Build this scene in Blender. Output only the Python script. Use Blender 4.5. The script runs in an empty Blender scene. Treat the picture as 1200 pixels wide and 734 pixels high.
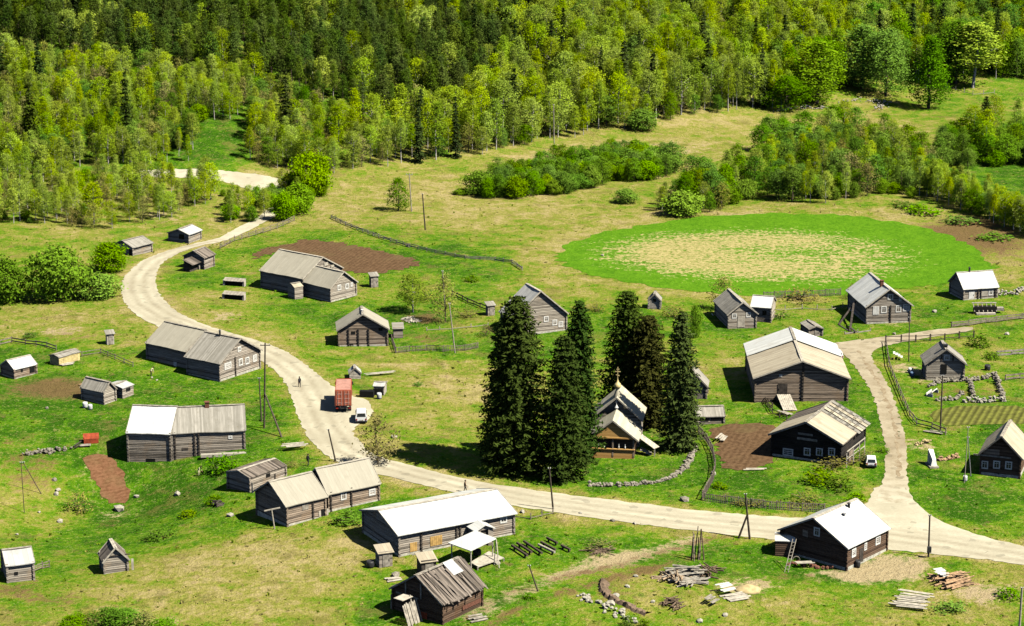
import bpy, bmesh, math, random
import numpy as np
from mathutils import Vector, Matrix
from mathutils.geometry import delaunay_2d_cdt
R_ = random.Random(7)
NR = np.random.default_rng(11)
SC = bpy.context.scene
COL = SC.collection
rad = math.radians
# ------------------------------------------------------------------ camera
F_, CX, CY, PITCH, HC = 2700.0, 600.0, 367.0, rad(14.5), 102.0
SP, CP = math.sin(PITCH), math.cos(PITCH)
cam = bpy.data.cameras.new('camera'); camo = bpy.data.objects.new('camera', cam); COL.objects.link(camo)
camo.location = (0, 0, HC); camo.rotation_euler = (rad(90) - PITCH, 0, 0)
cam.sensor_width = 36; cam.lens = F_ / 1200 * 36; cam.clip_start = 1; cam.clip_end = 20000
SC.camera = camo
# ------------------------------------------------------------------ terrain
def sp_(d, k): return np.logaddexp(0, np.asarray(d, float) / k) * k
def rnd_ray(px, py):
    v = (py - CY) / F_
    return np.array([(px - CX) / F_, CP - v * SP, -SP - v * CP])
def flat(px, py, z=0.0):
    d = rnd_ray(px, py); t = (z - HC) / d[2]
    return d * t + np.array([0, 0, HC])
PITS = []
def T(x, y):
    x = np.asarray(x, float); y = np.asarray(y, float)
    ye = np.clip(540 + 0.75 * x, 490, 625)
    hill = 0.2 * sp_(y - ye - 12, 9.0)
    hill = np.where(hill > 75, 75 + (hill - 75) * 0.15, hill)
    und = 0.35 * np.sin(x / 17 + y / 31) + 0.3 * np.sin(x / 29 - y / 23 + 1.3) + 0.25 * np.sin(x / 11 + 0.6) * np.sin(y / 19)
    r = hill + und
    for (cx, cy, s, a) in PITS:
        r = r + a * np.exp(-((x - cx) ** 2 + (y - cy) ** 2) / (2 * s * s))
    return r
_p = flat(108, 585); PITS.append((_p[0], _p[1], 13.0, -2.6))
_p = flat(138, 556); PITS.append((_p[0], _p[1], 8.5, -2.0))
_p = flat(40, 640); PITS.append((_p[0], _p[1], 16.0, -1.2))
_TS = np.concatenate([np.arange(200, 1400, 2.0)])
def gp(px, py):
    d = rnd_ray(px, py); o = np.array([0, 0, HC])
    P = o + _TS[:, None] * d
    below = P[:, 2] < T(P[:, 0], P[:, 1])
    i = int(np.argmax(below)) if below.any() else len(_TS) - 1
    a, b = _TS[max(i - 1, 0)], _TS[i]
    for _ in range(18):
        m = (a + b) / 2; p = o + m * d
        if p[2] < float(T(p[0], p[1])): b = m
        else: a = m
    p = o + b * d
    return Vector((p[0], p[1], float(T(p[0], p[1]))))
def tz(x, y): return float(T(x, y))
def to_px(p):
    rel = Vector(p) - Vector((0, 0, HC))
    z = rel.y * CP - rel.z * SP; up = rel.y * SP + rel.z * CP
    return CX + F_ * rel.x / z, CY - F_ * up / z
def ppm(py): return F_ * SP / HC + (py - CY) * CP / HC      # pixels per metre on the flat ground at a row
# ------------------------------------------------------------------ object helpers
def tag(o, label=None, cat=None, group=None, kind=None):
    if label: o['label'] = label
    if cat: o['category'] = cat
    if group: o['group'] = group
    if kind: o['kind'] = kind
    return o
def empty(name, loc=(0, 0, 0), rz=0.0, label=None, cat=None, group=None):
    o = bpy.data.objects.new(name, None); COL.objects.link(o)
    o.location = loc; o.rotation_euler = (0, 0, rz); o.empty_display_size = 0.5
    return tag(o, label, cat, group)
def link(name, me, parent=None, mats=()):
    o = bpy.data.objects.new(name, me); COL.objects.link(o)
    if parent is not None: o.parent = parent
    for m in mats:
        if m is not None: me.materials.append(m)
    return o
def copy_tree(o, parent=None):
    c = o.copy(); COL.objects.link(c)
    if parent is not None: c.parent = parent
    for ch in list(o.children): copy_tree(ch, c)
    return c
class MB:
    """collects boxes, bars and sheets into one mesh"""
    def __init__(s): s.v = []; s.f = []; s.m = []
    def add(s, vs, fs, mi=0):
        b = len(s.v); s.v += [tuple(v) for v in vs]
        for f in fs: s.f.append(tuple(b + i for i in f)); s.m.append(mi)
    def box(s, c, d, rz=0.0, mi=0, ax=None):
        c = Vector(c); d = Vector(d) / 2
        if ax is None:
            ax = (Vector((math.cos(rz), math.sin(rz), 0)), Vector((-math.sin(rz), math.cos(rz), 0)), Vector((0, 0, 1)))
        vs = [c + ax[0] * (d.x * i) + ax[1] * (d.y * j) + ax[2] * (d.z * k) for k in (-1, 1) for j in (-1, 1) for i in (-1, 1)]
        s.add(vs, [(0, 2, 3, 1), (4, 5, 7, 6), (0, 1, 5, 4), (2, 6, 7, 3), (0, 4, 6, 2), (1, 3, 7, 5)], mi)
    def bar(s, a, b, w, h=None, mi=0, jit=0.0):
        a = Vector(a); b = Vector(b); h = h or w
        x = (b - a); L = x.length; x.normalize()
        z = Vector((0, 0, 1)) if abs(x.z) < 0.9 else Vector((0, 1, 0))
        y = z.cross(x).normalized(); z = x.cross(y)
        s.box((a + b) / 2, (L, w, h), ax=(x, y, z), mi=mi)
    def tube(s, a, b, r0, r1=None, n=7, mi=0, cap=True):
        a = Vector(a); b = Vector(b); r1 = r0 if r1 is None else r1
        x = (b - a).normalized(); z = Vector((0, 0, 1)) if abs(x.z) < 0.9 else Vector((0, 1, 0))
        y = z.cross(x).normalized(); z = x.cross(y)
        vs = []
        for (p, r) in ((a, r0), (b, r1)):
            for i in range(n):
                t = 2 * math.pi * i / n
                vs.append(p + y * (r * math.cos(t)) + z * (r * math.sin(t)))
        fs = [(i, (i + 1) % n, n + (i + 1) % n, n + i) for i in range(n)]
        if cap: fs += [tuple(range(n - 1, -1, -1)), tuple(range(n, 2 * n))]
        s.add(vs, fs, mi)
    def lathe(s, prof, c=(0, 0, 0), n=12, mi=0):
        c = Vector(c); vs = []; fs = []
        for (r, z) in prof:
            for i in range(n):
                t = 2 * math.pi * i / n; vs.append(c + Vector((r * math.cos(t), r * math.sin(t), z)))
        for k in range(len(prof) - 1):
            for i in range(n):
                j = (i + 1) % n; fs.append((k * n + i, k * n + j, (k + 1) * n + j, (k + 1) * n + i))
        s.add(vs, fs, mi)
    def rock(s, c, r, rng, mi=0):
        bm = bmesh.new(); bmesh.ops.create_icosphere(bm, subdivisions=1, radius=1)
        k = [rng.uniform(0.75, 1.25) for _ in range(3)]; a = rng.uniform(0, 6.3)
        vs = []
        for v in bm.verts:
            q = v.co * rng.uniform(0.78, 1.12)
            q = Vector((q.x * k[0], q.y * k[1], q.z * k[2] * 0.75)) * r
            vs.append(Vector(c) + Vector((q.x * math.cos(a) - q.y * math.sin(a), q.x * math.sin(a) + q.y * math.cos(a), q.z)))
        s.add(vs, [tuple(v.index for v in f.verts) for f in bm.faces], mi); bm.free()
    def mesh(s, name):
        me = bpy.data.meshes.new(name); me.from_pydata(s.v, [], s.f)
        if any(s.m): me.polygons.foreach_set('material_index', s.m)
        bm = bmesh.new(); bm.from_mesh(me); bmesh.ops.recalc_face_normals(bm, faces=bm.faces); bm.to_mesh(me); bm.free()
        me.update(); return me
    def build(s, name, mats, parent=None, smooth=False):
        me = s.mesh(name)
        if not isinstance(mats, (list, tuple)): mats = [mats]
        o = link(name, me, parent, mats)
        if smooth: me.polygons.foreach_set('use_smooth', [True] * len(me.polygons))
        return o
# ------------------------------------------------------------------ materials
class NT:
    def __init__(s, name):
        s.mat = bpy.data.materials.new(name); s.mat.use_nodes = True
        s.nt = s.mat.node_tree; s.nt.nodes.clear()
        s.out = s.n('ShaderNodeOutputMaterial')
    def n(s, typ, **kw):
        nd = s.nt.nodes.new(typ)
        for k, v in kw.items(): setattr(nd, k, v)
        return nd
    def lk(s, a, b): s.nt.links.new(a, b)
    def val(s, sock, v):
        if hasattr(v, 'links') or isinstance(v, bpy.types.NodeSocket): s.lk(v, sock)
        else: sock.default_value = v
    def obj(s): return s.n('ShaderNodeTexCoord').outputs['Object']
    def geo(s): return s.n('ShaderNodeNewGeometry').outputs['Position']
    def mapp(s, vec, scale=(1, 1, 1), loc=(0, 0, 0), rot=(0, 0, 0)):
        m = s.n('ShaderNodeMapping'); s.lk(vec, m.inputs[0]); m.inputs['Scale'].default_value = scale
        m.inputs['Location'].default_value = loc; m.inputs['Rotation'].default_value = rot; return m.outputs[0]
    def noise(s, vec, scale=1.0, detail=4.0, rough=0.55, dist=0.0):
        t = s.n('ShaderNodeTexNoise'); s.lk(vec, t.inputs['Vector']); t.inputs['Scale'].default_value = scale
        t.inputs['Detail'].default_value = detail; t.inputs['Roughness'].default_value = rough; t.inputs['Distortion'].default_value = dist
        return t.outputs['Fac']
    def voro(s, vec, scale=1.0, feat='F1'):
        t = s.n('ShaderNodeTexVoronoi'); t.feature = feat; s.lk(vec, t.inputs['Vector']); t.inputs['Scale'].default_value = scale; return t
    def math(s, op, a, b=0.0, c=0.0, clamp=False):
        m = s.n('ShaderNodeMath', operation=op, use_clamp=clamp)
        for i, v in enumerate((a, b, c)): s.val(m.inputs[i], v)
        return m.outputs[0]
    def rng(s, v, a, b, c=0.0, d=1.0):
        m = s.n('ShaderNodeMapRange', clamp=True); m.interpolation_type = 'SMOOTHSTEP'
        s.val(m.inputs[0], v)
        for i, q in enumerate((a, b, c, d)): m.inputs[1 + i].default_value = q
        return m.outputs[0]
    def mix(s, f, a, b, mode='MIX'):
        m = s.n('ShaderNodeMix', data_type='RGBA', blend_type=mode)
        s.val(m.inputs[0], f)
        for sock, v in ((m.inputs[6], a), (m.inputs[7], b)):
            if isinstance(v, (tuple, list)): sock.default_value = (*v[:3], 1)
            else: s.lk(v, sock)
        return m.outputs[2]
    def ramp(s, f, stops):
        r = s.n('ShaderNodeValToRGB'); s.lk(f, r.inputs[0]); el = r.color_ramp.elements
        while len(el) < len(stops): el.new(0.5)
        for e, (p, c) in zip(el, stops): e.position = p; e.color = (*c[:3], 1)
        return r.outputs[0]
    def sep(s, vec):
        x = s.n('ShaderNodeSeparateXYZ'); s.lk(vec, x.inputs[0]); return x.outputs
    def white(s, v):
        w = s.n('ShaderNodeTexWhiteNoise', noise_dimensions='1D'); s.lk(v, w.inputs['W']); return w.outputs['Value']
    def attr(s, name):
        a = s.n('ShaderNodeAttribute'); a.attribute_name = name; return a.outputs['Fac']
    def bump(s, h, dist=0.05, st=0.6):
        b = s.n('ShaderNodeBump'); s.lk(h, b.inputs['Height']); b.inputs['Distance'].default_value = dist; b.inputs['Strength'].default_value = st
        return b.outputs[0]
    def fin(s, col, rough=0.85, bump=None, spec=0.25, metal=0.0):
        p = s.n('ShaderNodeBsdfPrincipled')
        if isinstance(col, (tuple, list)): p.inputs['Base Color'].default_value = (*col[:3], 1)
        else: s.lk(col, p.inputs['Base Color'])
        s.val(p.inputs['Roughness'], rough); p.inputs['Specular IOR Level'].default_value = spec; p.inputs['Metallic'].default_value = metal
        if bump is not None: s.lk(bump, p.inputs['Normal'])
        s.lk(p.outputs[0], s.out.inputs[0]); return s.mat
M = {}
def plain(name, c, rough=0.8, var=0.25, scale=3.0, spec=0.25, metal=0.0):
    t = NT(name); ob = t.obj(); n = t.noise(ob, scale, 4)
    d = tuple(x * (1 - var) for x in c); l = tuple(min(1, x * (1 + var)) for x in c)
    M[name] = t.fin(t.mix(t.rng(n, 0.3, 0.7), d, l), rough, spec=spec, metal=metal); return M[name]
def logmat(name, dark, light, warm):
    t = NT(name); ob = t.obj(); oi = t.n('ShaderNodeObjectInfo').outputs['Random']
    st = t.noise(t.mapp(ob, (0.45, 0.45, 7.0)), 1.0, 5, 0.65)
    fine = t.noise(t.mapp(ob, (2.0, 2.0, 26.0)), 1.0, 3)
    z = t.sep(ob)[2]
    course = t.white(t.math('FLOOR', t.math('MULTIPLY', z, 4.2)))
    blotch = t.noise(ob, 0.6, 3)
    f = t.math('ADD', t.math('MULTIPLY', st, 0.55), t.math('MULTIPLY', course, 0.25)); f = t.math('ADD', f, t.math('MULTIPLY', fine, 0.25))
    c = t.mix(t.rng(f, 0.3, 0.75), dark, light)
    c = t.mix(t.rng(blotch, 0.5, 0.72, 0, 0.65), c, warm)
    M[name] = t.fin(c, 0.9, t.bump(fine, 0.02, 0.5), 0.15)
logmat('log_grey', (0.09, 0.077, 0.062), (0.44, 0.385, 0.315), (0.28, 0.21, 0.145))
logmat('log_pale', (0.14, 0.12, 0.095), (0.47, 0.42, 0.34), (0.32, 0.25, 0.175))
logmat('log_brown', (0.042, 0.026, 0.018), (0.16, 0.105, 0.07), (0.10, 0.055, 0.03))
logmat('log_black', (0.010, 0.009, 0.009), (0.032, 0.028, 0.026), (0.05, 0.04, 0.032))
logmat('log_warm', (0.078, 0.06, 0.045), (0.40, 0.315, 0.235), (0.26, 0.185, 0.12))
logmat('plank_orange', (0.50, 0.27, 0.075), (0.68, 0.41, 0.14), (0.58, 0.32, 0.09))
def roofmat(name, dark, light, stain, bw=0.24, rough=0.8, contrast=1.0, moss=None):
    t = NT(name); ob = t.obj(); s = t.sep(ob)
    oi = t.n('ShaderNodeObjectInfo').outputs['Random']
    x = t.math('ADD', s[0], t.math('MULTIPLY', t.noise(ob, 0.7, 2), 0.1))
    k = t.math('MULTIPLY', x, 1 / bw)
    bd = t.white(t.math('FLOOR', k))
    fr = t.math('FRACT', k)
    edge = t.math('ABSOLUTE', t.math('SUBTRACT', fr, 0.5))
    st = t.noise(t.mapp(ob, (5.0, 0.55, 0.55)), 1.0, 4, 0.65)
    bl = t.noise(ob, 0.5, 4)
    f = t.math('ADD', t.math('MULTIPLY', bd, 0.42 * contrast), t.math('MULTIPLY', st, 0.6))
    c = t.mix(t.rng(f, 0.25, 0.8), dark, light)
    c = t.mix(t.rng(bl, 0.52, 0.7, 0, 0.55), c, stain)
    if moss: c = t.mix(t.rng(t.noise(ob, 1.7, 5, 0.7), 0.6, 0.72, 0, 0.7), c, moss)
    c = t.mix(t.rng(edge, 0.43, 0.5, 0, 0.55 * contrast), c, tuple(q * 0.45 for q in dark))
    M[name] = t.fin(c, rough, t.bump(t.math('ADD', t.math('MULTIPLY', bd, 0.6), st), 0.03, 0.5), 0.2)
roofmat('roof_grey', (0.23, 0.215, 0.18), (0.40, 0.375, 0.325), (0.18, 0.165, 0.135), contrast=0.75, moss=(0.15, 0.13, 0.075))
roofmat('roof_beige', (0.36, 0.31, 0.225), (0.52, 0.465, 0.345), (0.29, 0.235, 0.16), 0.5, contrast=0.7)
roofmat('roof_straw', (0.33, 0.305, 0.24), (0.45, 0.42, 0.335), (0.28, 0.255, 0.195), 0.5, contrast=0.35)
roofmat('roof_dark', (0.055, 0.046, 0.038), (0.24, 0.20, 0.165), (0.10, 0.08, 0.055), 0.3, contrast=1.2, moss=(0.09, 0.085, 0.03))
roofmat('roof_white', (0.56, 0.565, 0.53), (0.80, 0.80, 0.75), (0.50, 0.48, 0.42), 0.75, rough=0.45, contrast=0.6, moss=(0.42, 0.39, 0.33))
roofmat('roof_slate', (0.40, 0.40, 0.38), (0.58, 0.57, 0.53), (0.30, 0.29, 0.27), 0.6, contrast=0.6)
roofmat('roof_silver', (0.46, 0.46, 0.43), (0.72, 0.71, 0.66), (0.36, 0.35, 0.31), 0.6, contrast=0.8)
roofmat('roof_gold', (0.42, 0.39, 0.29), (0.60, 0.56, 0.44), (0.36, 0.32, 0.23), 0.3, contrast=0.6)
plain('board_grey', (0.30, 0.27, 0.22), 0.85, 0.35, 2.0)
plain('board_pale', (0.43, 0.39, 0.315), 0.85, 0.25, 2.0)
plain('board_dark', (0.06, 0.05, 0.042), 0.9, 0.4, 2.0)
plain('board_yellow', (0.48, 0.30, 0.10), 0.8, 0.25, 2.0)
plain('board_cream', (0.60, 0.49, 0.22), 0.8, 0.2, 2.0)
plain('paint_white', (0.66, 0.65, 0.60), 0.6, 0.15, 2.0)
plain('paint_rust', (0.30, 0.055, 0.022), 0.7, 0.3, 2.0)
plain('stone_found', (0.46, 0.44, 0.36), 0.9, 0.3, 2.5)
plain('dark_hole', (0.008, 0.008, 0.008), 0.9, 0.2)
plain('metal_dark', (0.035, 0.035, 0.037), 0.5, 0.2, 4.0)
plain('metal_grey', (0.25, 0.25, 0.26), 0.5, 0.2, 4.0)
plain('brick', (0.16, 0.07, 0.045), 0.9, 0.3, 5.0)
plain('pole_wood', (0.085, 0.068, 0.05), 0.9, 0.35, 4.0)
plain('pole_pale', (0.36, 0.32, 0.25), 0.9, 0.2, 4.0)
plain('fence_wood', (0.22, 0.185, 0.14), 0.9, 0.35, 3.0)
plain('fence_dark', (0.075, 0.06, 0.043), 0.9, 0.35, 3.0)
plain('stone', (0.24, 0.215, 0.17), 0.9, 0.35, 3.0)
plain('stone_pale', (0.36, 0.335, 0.27), 0.9, 0.2, 3.0)
plain('birch_bark', (0.50, 0.47, 0.40), 0.85, 0.35, 5.0)
plain('bark', (0.11, 0.085, 0.06), 0.95, 0.3, 4.0)
plain('dome_gold', (0.66, 0.53, 0.24), 0.45, 0.1, 3.0, 0.4)
plain('container', (0.46, 0.125, 0.07), 0.6, 0.18, 1.5)
plain('container_light', (0.60, 0.33, 0.26), 0.6, 0.15, 1.5)
plain('cab_red', (0.22, 0.035, 0.025), 0.45, 0.15, 1.5)
plain('car_white', (0.78, 0.78, 0.76), 0.3, 0.04, 1.0, 0.5)
plain('rubber', (0.02, 0.02, 0.02), 0.85, 0.2)
plain('lamp_red', (0.35, 0.02, 0.015), 0.3, 0.1)
plain('skin', (0.48, 0.27, 0.18), 0.6, 0.05)
plain('cloth_dark', (0.03, 0.03, 0.035), 0.9, 0.3)
plain('cloth_pale', (0.62, 0.60, 0.34), 0.9, 0.1)
plain('cloth_blue', (0.10, 0.16, 0.26), 0.9, 0.2)
plain('cloth_brown', (0.16, 0.08, 0.045), 0.9, 0.2)
plain('hair', (0.05, 0.03, 0.02), 0.8, 0.2)
plain('log_end', (0.34, 0.25, 0.16), 0.9, 0.35, 3.0)
plain('firewood', (0.36, 0.23, 0.13), 0.9, 0.45, 2.5)
plain('stick', (0.15, 0.105, 0.07), 0.9, 0.4, 3.0)
plain('hay', (0.46, 0.36, 0.18), 0.95, 0.25, 2.0)
plain('barrel_white', (0.52, 0.53, 0.53), 0.5, 0.1)
t = NT('window_glass'); M['window_glass'] = t.fin((0.02, 0.025, 0.03), 0.12, spec=0.5)
t = NT('curtain_white'); M['curtain_white'] = t.fin((0.70, 0.69, 0.64), 0.7, spec=0.3)
# road and bare ground
def groundsheet(name, a, b, c, sc=0.35, ruts=None, bump=0.03):
    t = NT(name); g = t.geo()
    n1 = t.noise(g, sc, 5, 0.6); n2 = t.noise(g, 2.6, 4, 0.7); n3 = t.noise(t.mapp(g, (1, 1, 1)), 0.09, 2)
    f = t.math('ADD', t.math('MULTIPLY', n1, 0.6), t.math('MULTIPLY', n2, 0.4))
    col = t.mix(t.rng(f, 0.36, 0.64), a, b)
    col = t.mix(t.rng(n3, 0.48, 0.66, 0, 0.6), col, c)
    if ruts: col = t.mix(t.math('MULTIPLY', t.attr('core'), t.rng(n1, .3, .6, .25, .85)), col, ruts)
    sp = t.voro(g, 1.1).outputs['Color']
    col = t.mix(t.rng(t.sep(sp)[0], 0.93, 0.98, 0, 0.45), col, tuple(q * 0.5 for q in a))
    M[name] = t.fin(col, 0.95, t.bump(n2, bump, 0.7), 0.1)
groundsheet('road_gravel', (0.41, 0.375, 0.275), (0.53, 0.49, 0.365), (0.37, 0.335, 0.24), ruts=(0.24, 0.20, 0.135))
groundsheet('track_dirt', (0.30, 0.25, 0.165), (0.41, 0.355, 0.25), (0.24, 0.19, 0.12), 0.5, ruts=(0.475, 0.435, 0.325))
def soilmat(name, a, b, ang, pitch):
    t = NT(name); g = t.geo()
    s = t.sep(t.mapp(g, rot=(0, 0, ang)))
    w = t.math('SINE', t.math('ADD', t.math('MULTIPLY', s[0], 6.283 / pitch), t.math('MULTIPLY', t.noise(g, 0.5, 2), 3)))
    n = t.noise(g, 1.6, 5, 0.7); n3 = t.noise(g, 0.16, 3)
    f = t.math('ADD', t.math('MULTIPLY', w, 0.045), n)
    c = t.mix(t.rng(f, 0.3, 0.68), a, b)
    c = t.mix(t.rng(n3, 0.5, 0.7, 0, 0.35), c, (0.15, 0.12, 0.05))
    M[name] = t.fin(c, 0.95, t.bump(f, 0.12, 0.8), 0.1)
soilmat('soil_brown', (0.075, 0.042, 0.02), (0.15, 0.09, 0.046), 0.3, 0.9)
soilmat('soil_red', (0.12, 0.055, 0.025), (0.21, 0.105, 0.055), 1.2, 0.9)
# ------------------------------------------------------------------ ground
def axis(lo, hi, st, far):
    core = list(np.arange(lo, hi, st)); out = []; d = st
    x = core[-1]
    while x < far: d *= 1.5; x += d; out.append(x)
    neg = []; x = core[0]; d = st
    while x > -far: d *= 1.5; x -= d; neg.append(x)
    return np.array(neg[::-1] + core + out)
XS = axis(-215, 215, 1.25, 6000); YS = axis(232, 720, 1.6, 6000)
GX, GY = np.meshgrid(XS, YS)
GZ = T(GX, GY)
def grid_mesh(name, X, Y, Z):
    ny, nx = X.shape
    me = bpy.data.meshes.new(name)
    co = np.stack([X, Y, Z], -1).reshape(-1, 3).astype(np.float32)
    i = np.arange(nx * ny).reshape(ny, nx)
    q = np.stack([i[:-1, :-1], i[:-1, 1:], i[1:, 1:], i[1:, :-1]], -1).reshape(-1)
    me.vertices.add(len(co)); me.vertices.foreach_set('co', co.ravel())
    me.loops.add(len(q)); me.loops.foreach_set('vertex_index', q.astype(np.int32))
    nf = len(q) // 4; me.polygons.add(nf)
    me.polygons.foreach_set('loop_start', np.arange(0, 4 * nf, 4, dtype=np.int32))
    me.polygons.foreach_set('use_smooth', np.ones(nf, bool))
    me.update(calc_edges=True); return me
def blob(px, py, rx, ry):
    c = gp(px, py); s = F_ / ((c.y) * CP - (c.z - HC) * SP)
    dep = (HC - c.z) / math.hypot(c.y, HC - c.z)
    k = ((GX - c.x) / (rx / s)) ** 2 + ((GY - c.y) / (ry / (s * dep))) ** 2
    return np.exp(-k * 0.9)
def polydist(pts):
    d = np.full(GX.shape, 1e9)
    P = [gp(*p) for p in pts]
    for a, b in zip(P[:-1], P[1:]):
        ex, ey = b.x - a.x, b.y - a.y; L = ex * ex + ey * ey + 1e-9
        t = np.clip(((GX - a.x) * ex + (GY - a.y) * ey) / L, 0, 1)
        d = np.minimum(d, np.hypot(GX - a.x - t * ex, GY - a.y - t * ey))
    return d
dry = np.full(GX.shape, 0.40); sand = np.zeros(GX.shape); soil = np.zeros(GX.shape)
for b in [(560,235,200,48,.5),(430,225,70,30,.25),(700,180,150,25,.3),(820,150,90,18,.5),(890,165,110,22,.45),(1020,165,110,40,.35),(640,325,60,22,.5),
          (500,485,110,45,.38),(400,640,140,60,.42),(330,690,160,55,.38),(230,690,120,40,.3),(262,345,60,28,.35),(320,392,70,22,.33),
          (90,378,120,26,.45),(690,680,120,40,.35),(1130,690,90,35,.42),(990,700,90,25,.3),(860,432,60,18,.5),(60,560,80,40,.2),
          (1110,268,70,30,.6),(560,447,90,22,.3),(300,232,50,35,.4),(120,250,140,35,.35),(640,440,200,16,.1),(1150,420,60,30,.12),(870,350,60,12,.3),
          (950,352,70,12,.3),(560,368,60,18,.35),(200,655,90,22,.25),(30,620,60,20,.15),(1180,330,50,25,.25),(640,605,120,10,.3),(430,520,40,20,.3)]:
    dry += 0.84 * b[4] * blob(*b[:4])
for b in [(400,372,120,20,.6),(440,290,170,20,.55),(230,475,170,42,.6),(600,395,80,22,.3),(515,700,120,45,.7),(640,640,100,26,.6),(930,668,140,20,.6),
          (1020,500,32,80,.6),(1000,470,20,40,.4),(775,553,90,22,.45),(1135,592,100,38,.55),(1140,500,90,40,.4),(900,578,100,18,.5),(160,585,110,60,.45),(650,385,60,30,.4),
          (1110,372,100,26,.4),(585,325,70,15,.55),(1170,208,70,26,.9),(260,162,40,22,1.0),(30,480,80,40,.55),(300,330,100,10,.5),(540,640,60,12,.3),(60,415,90,14,.5),
          (240,560,110,40,.35),(440,600,80,14,.5),(850,385,80,12,.35),(860,560,30,30,.4),(470,590,90,12,.4),(700,560,60,20,.5),(1030,680,60,14,.35),(250,620,110,24,.3)]:
    dry -= 0.72 * b[4] * blob(*b[:4])
for b in [(1050,662,42,16,.9),(1155,696,48,13,.85),(985,674,50,9,.7),(872,690,44,14,.7),(1020,672,30,8,.6),(1085,440,26,10,.6),(1060,430,18,8,.5),(715,655,40,8,.5),
          (1075,522,26,8,.6),(1035,375,30,8,.6),(590,220,70,10,.35),(60,388,50,8,.5),(800,175,60,7,.4),(128,606,24,8,.5),(265,372,18,8,.5),(190,252,26,12,.5),(110,545,14,12,.5),(560,335,30,4,.4)]:
    sand += b[4] * blob(*b[:4])
for b in [(62,455,56,11,1.0),(500,372,36,7,.7),(515,396,30,6,.6),(1165,285,50,20,.75),(1105,272,40,9,.7),(1150,262,40,12,.6),(45,420,30,8,.4),(115,462,40,7,.6),(20,510,22,8,.5),(880,590,60,7,.5),(700,690,40,16,.15),
          (420,600,20,6,.3),(1120,460,50,10,.5),(100,395,60,8,.3),(345,560,26,6,.5),(1040,270,40,8,.3),(1100,290,50,10,.4),(240,460,24,6,.25),(20,690,34,12,.6),(62,705,40,10,.55),(80,668,30,8,.4),(35,560,40,12,.4),(30,535,60,8,.5),(300,565,20,6,.6),(60,640,30,6,.3),(725,690,20,8,.35),(760,668,30,8,.4),(930,676,40,6,.6),(200,352,20,8,.3),(545,660,14,4,.4)]:
    soil += b[4] * blob(*b[:4])
ROAD_OUT = [(331,224),(322,240),(298,258),(276,268),(258,279),(240,283),(210,290),(180,299),(158,311),(144,326),(141,340),(145,354),(157,368),(178,380),(205,391),(250,404),(292,416),(318,430),(334,448),(344,470),(350,492),
            (360,512),(376,530),(398,543),(432,553),(480,565),(530,577),(585,590),(640,599),(700,608),(760,616),(820,623),(880,630),(940,636),(1000,641),(1050,645),(1100,650),(1150,656),(1215,664),(1260,671)]
ROAD_IN = [(1260,655),(1215,644),(1170,634),(1130,622),(1100,610),(1080,597),(1068,582),(1061,570),(1023,570),(1022,580),(1014,592),(1000,601),(975,607),(930,607),(880,604),(820,599),(760,592),(700,584),(640,577),(600,571),(560,565),(525,557),
           (490,548),(462,541),(440,534),(424,522),(414,508),(416,500),(434,492),(438,480),(430,468),(410,464),(386,450),(368,435),(345,417),(315,403),(280,393),(240,381),(210,368),(191,352),(183,337),(182,322),(190,308),(208,297),(235,288),(260,284),(280,276),(302,265),(330,250),(343,228)]
for pl, a, w in ((ROAD_OUT, .42, 1.6), (ROAD_IN, .42, 1.6), ([(375,430),(430,427),(480,428),(530,425),(590,421)], .6, 0.9),
                 ([(648,300),(690,280),(760,262),(830,252),(900,248),(970,249),(1040,256),(1105,272),(1150,292),(1170,312)], .75, 7.0),
                 ([(648,300),(660,314),(700,328),(760,340),(830,348)], .4, 3.0),
                 ([(390,238),(480,214),(560,198),(640,185)], .3, 2.0), ([(860,430),(920,433)], .4, 2.0)):
    dry += a * np.exp(-(polydist(pl) / w) ** 2)
RUT1 = [(850,628),(800,640),(745,655),(690,670),(640,682),(590,698),(545,726)]; RUT2 = [(860,636),(815,652),(760,667),(700,683),(650,698),(605,714),(575,736)]
for pl in (RUT1, RUT2): soil += 0.50 * np.exp(-(polydist(pl) / 0.8) ** 2)
soil += 0.16 * np.exp(-(polydist([(830,640),(690,676),(560,730)]) / 3.0) ** 2)
sand += 0.62 * np.exp(-(polydist([(815,634),(760,648),(720,658),(650,678),(590,702),(550,722)]) / 2.2) ** 2)
soil += 0.5 * np.exp(-(polydist([(515,340),(470,428),(455,470)]) / 0.6) ** 2) * 0.5
DITCH = [(707,678),(706,693),(716,702),(735,712),(755,722),(790,728),(830,727)]
dit = polydist(DITCH)
soil += 0.3 * np.exp(-(dit / 1.2) ** 2)
ground_me = grid_mesh('ground', GX, GY, GZ)
for nm, arr in (('dry', dry), ('sand', sand), ('soil', soil)):
    at = ground_me.attributes.new(nm, 'FLOAT', 'POINT'); at.data.foreach_set('value', np.clip(arr, -.10, .82 if nm == 'dry' else 2).ravel().astype(np.float32))
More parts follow.
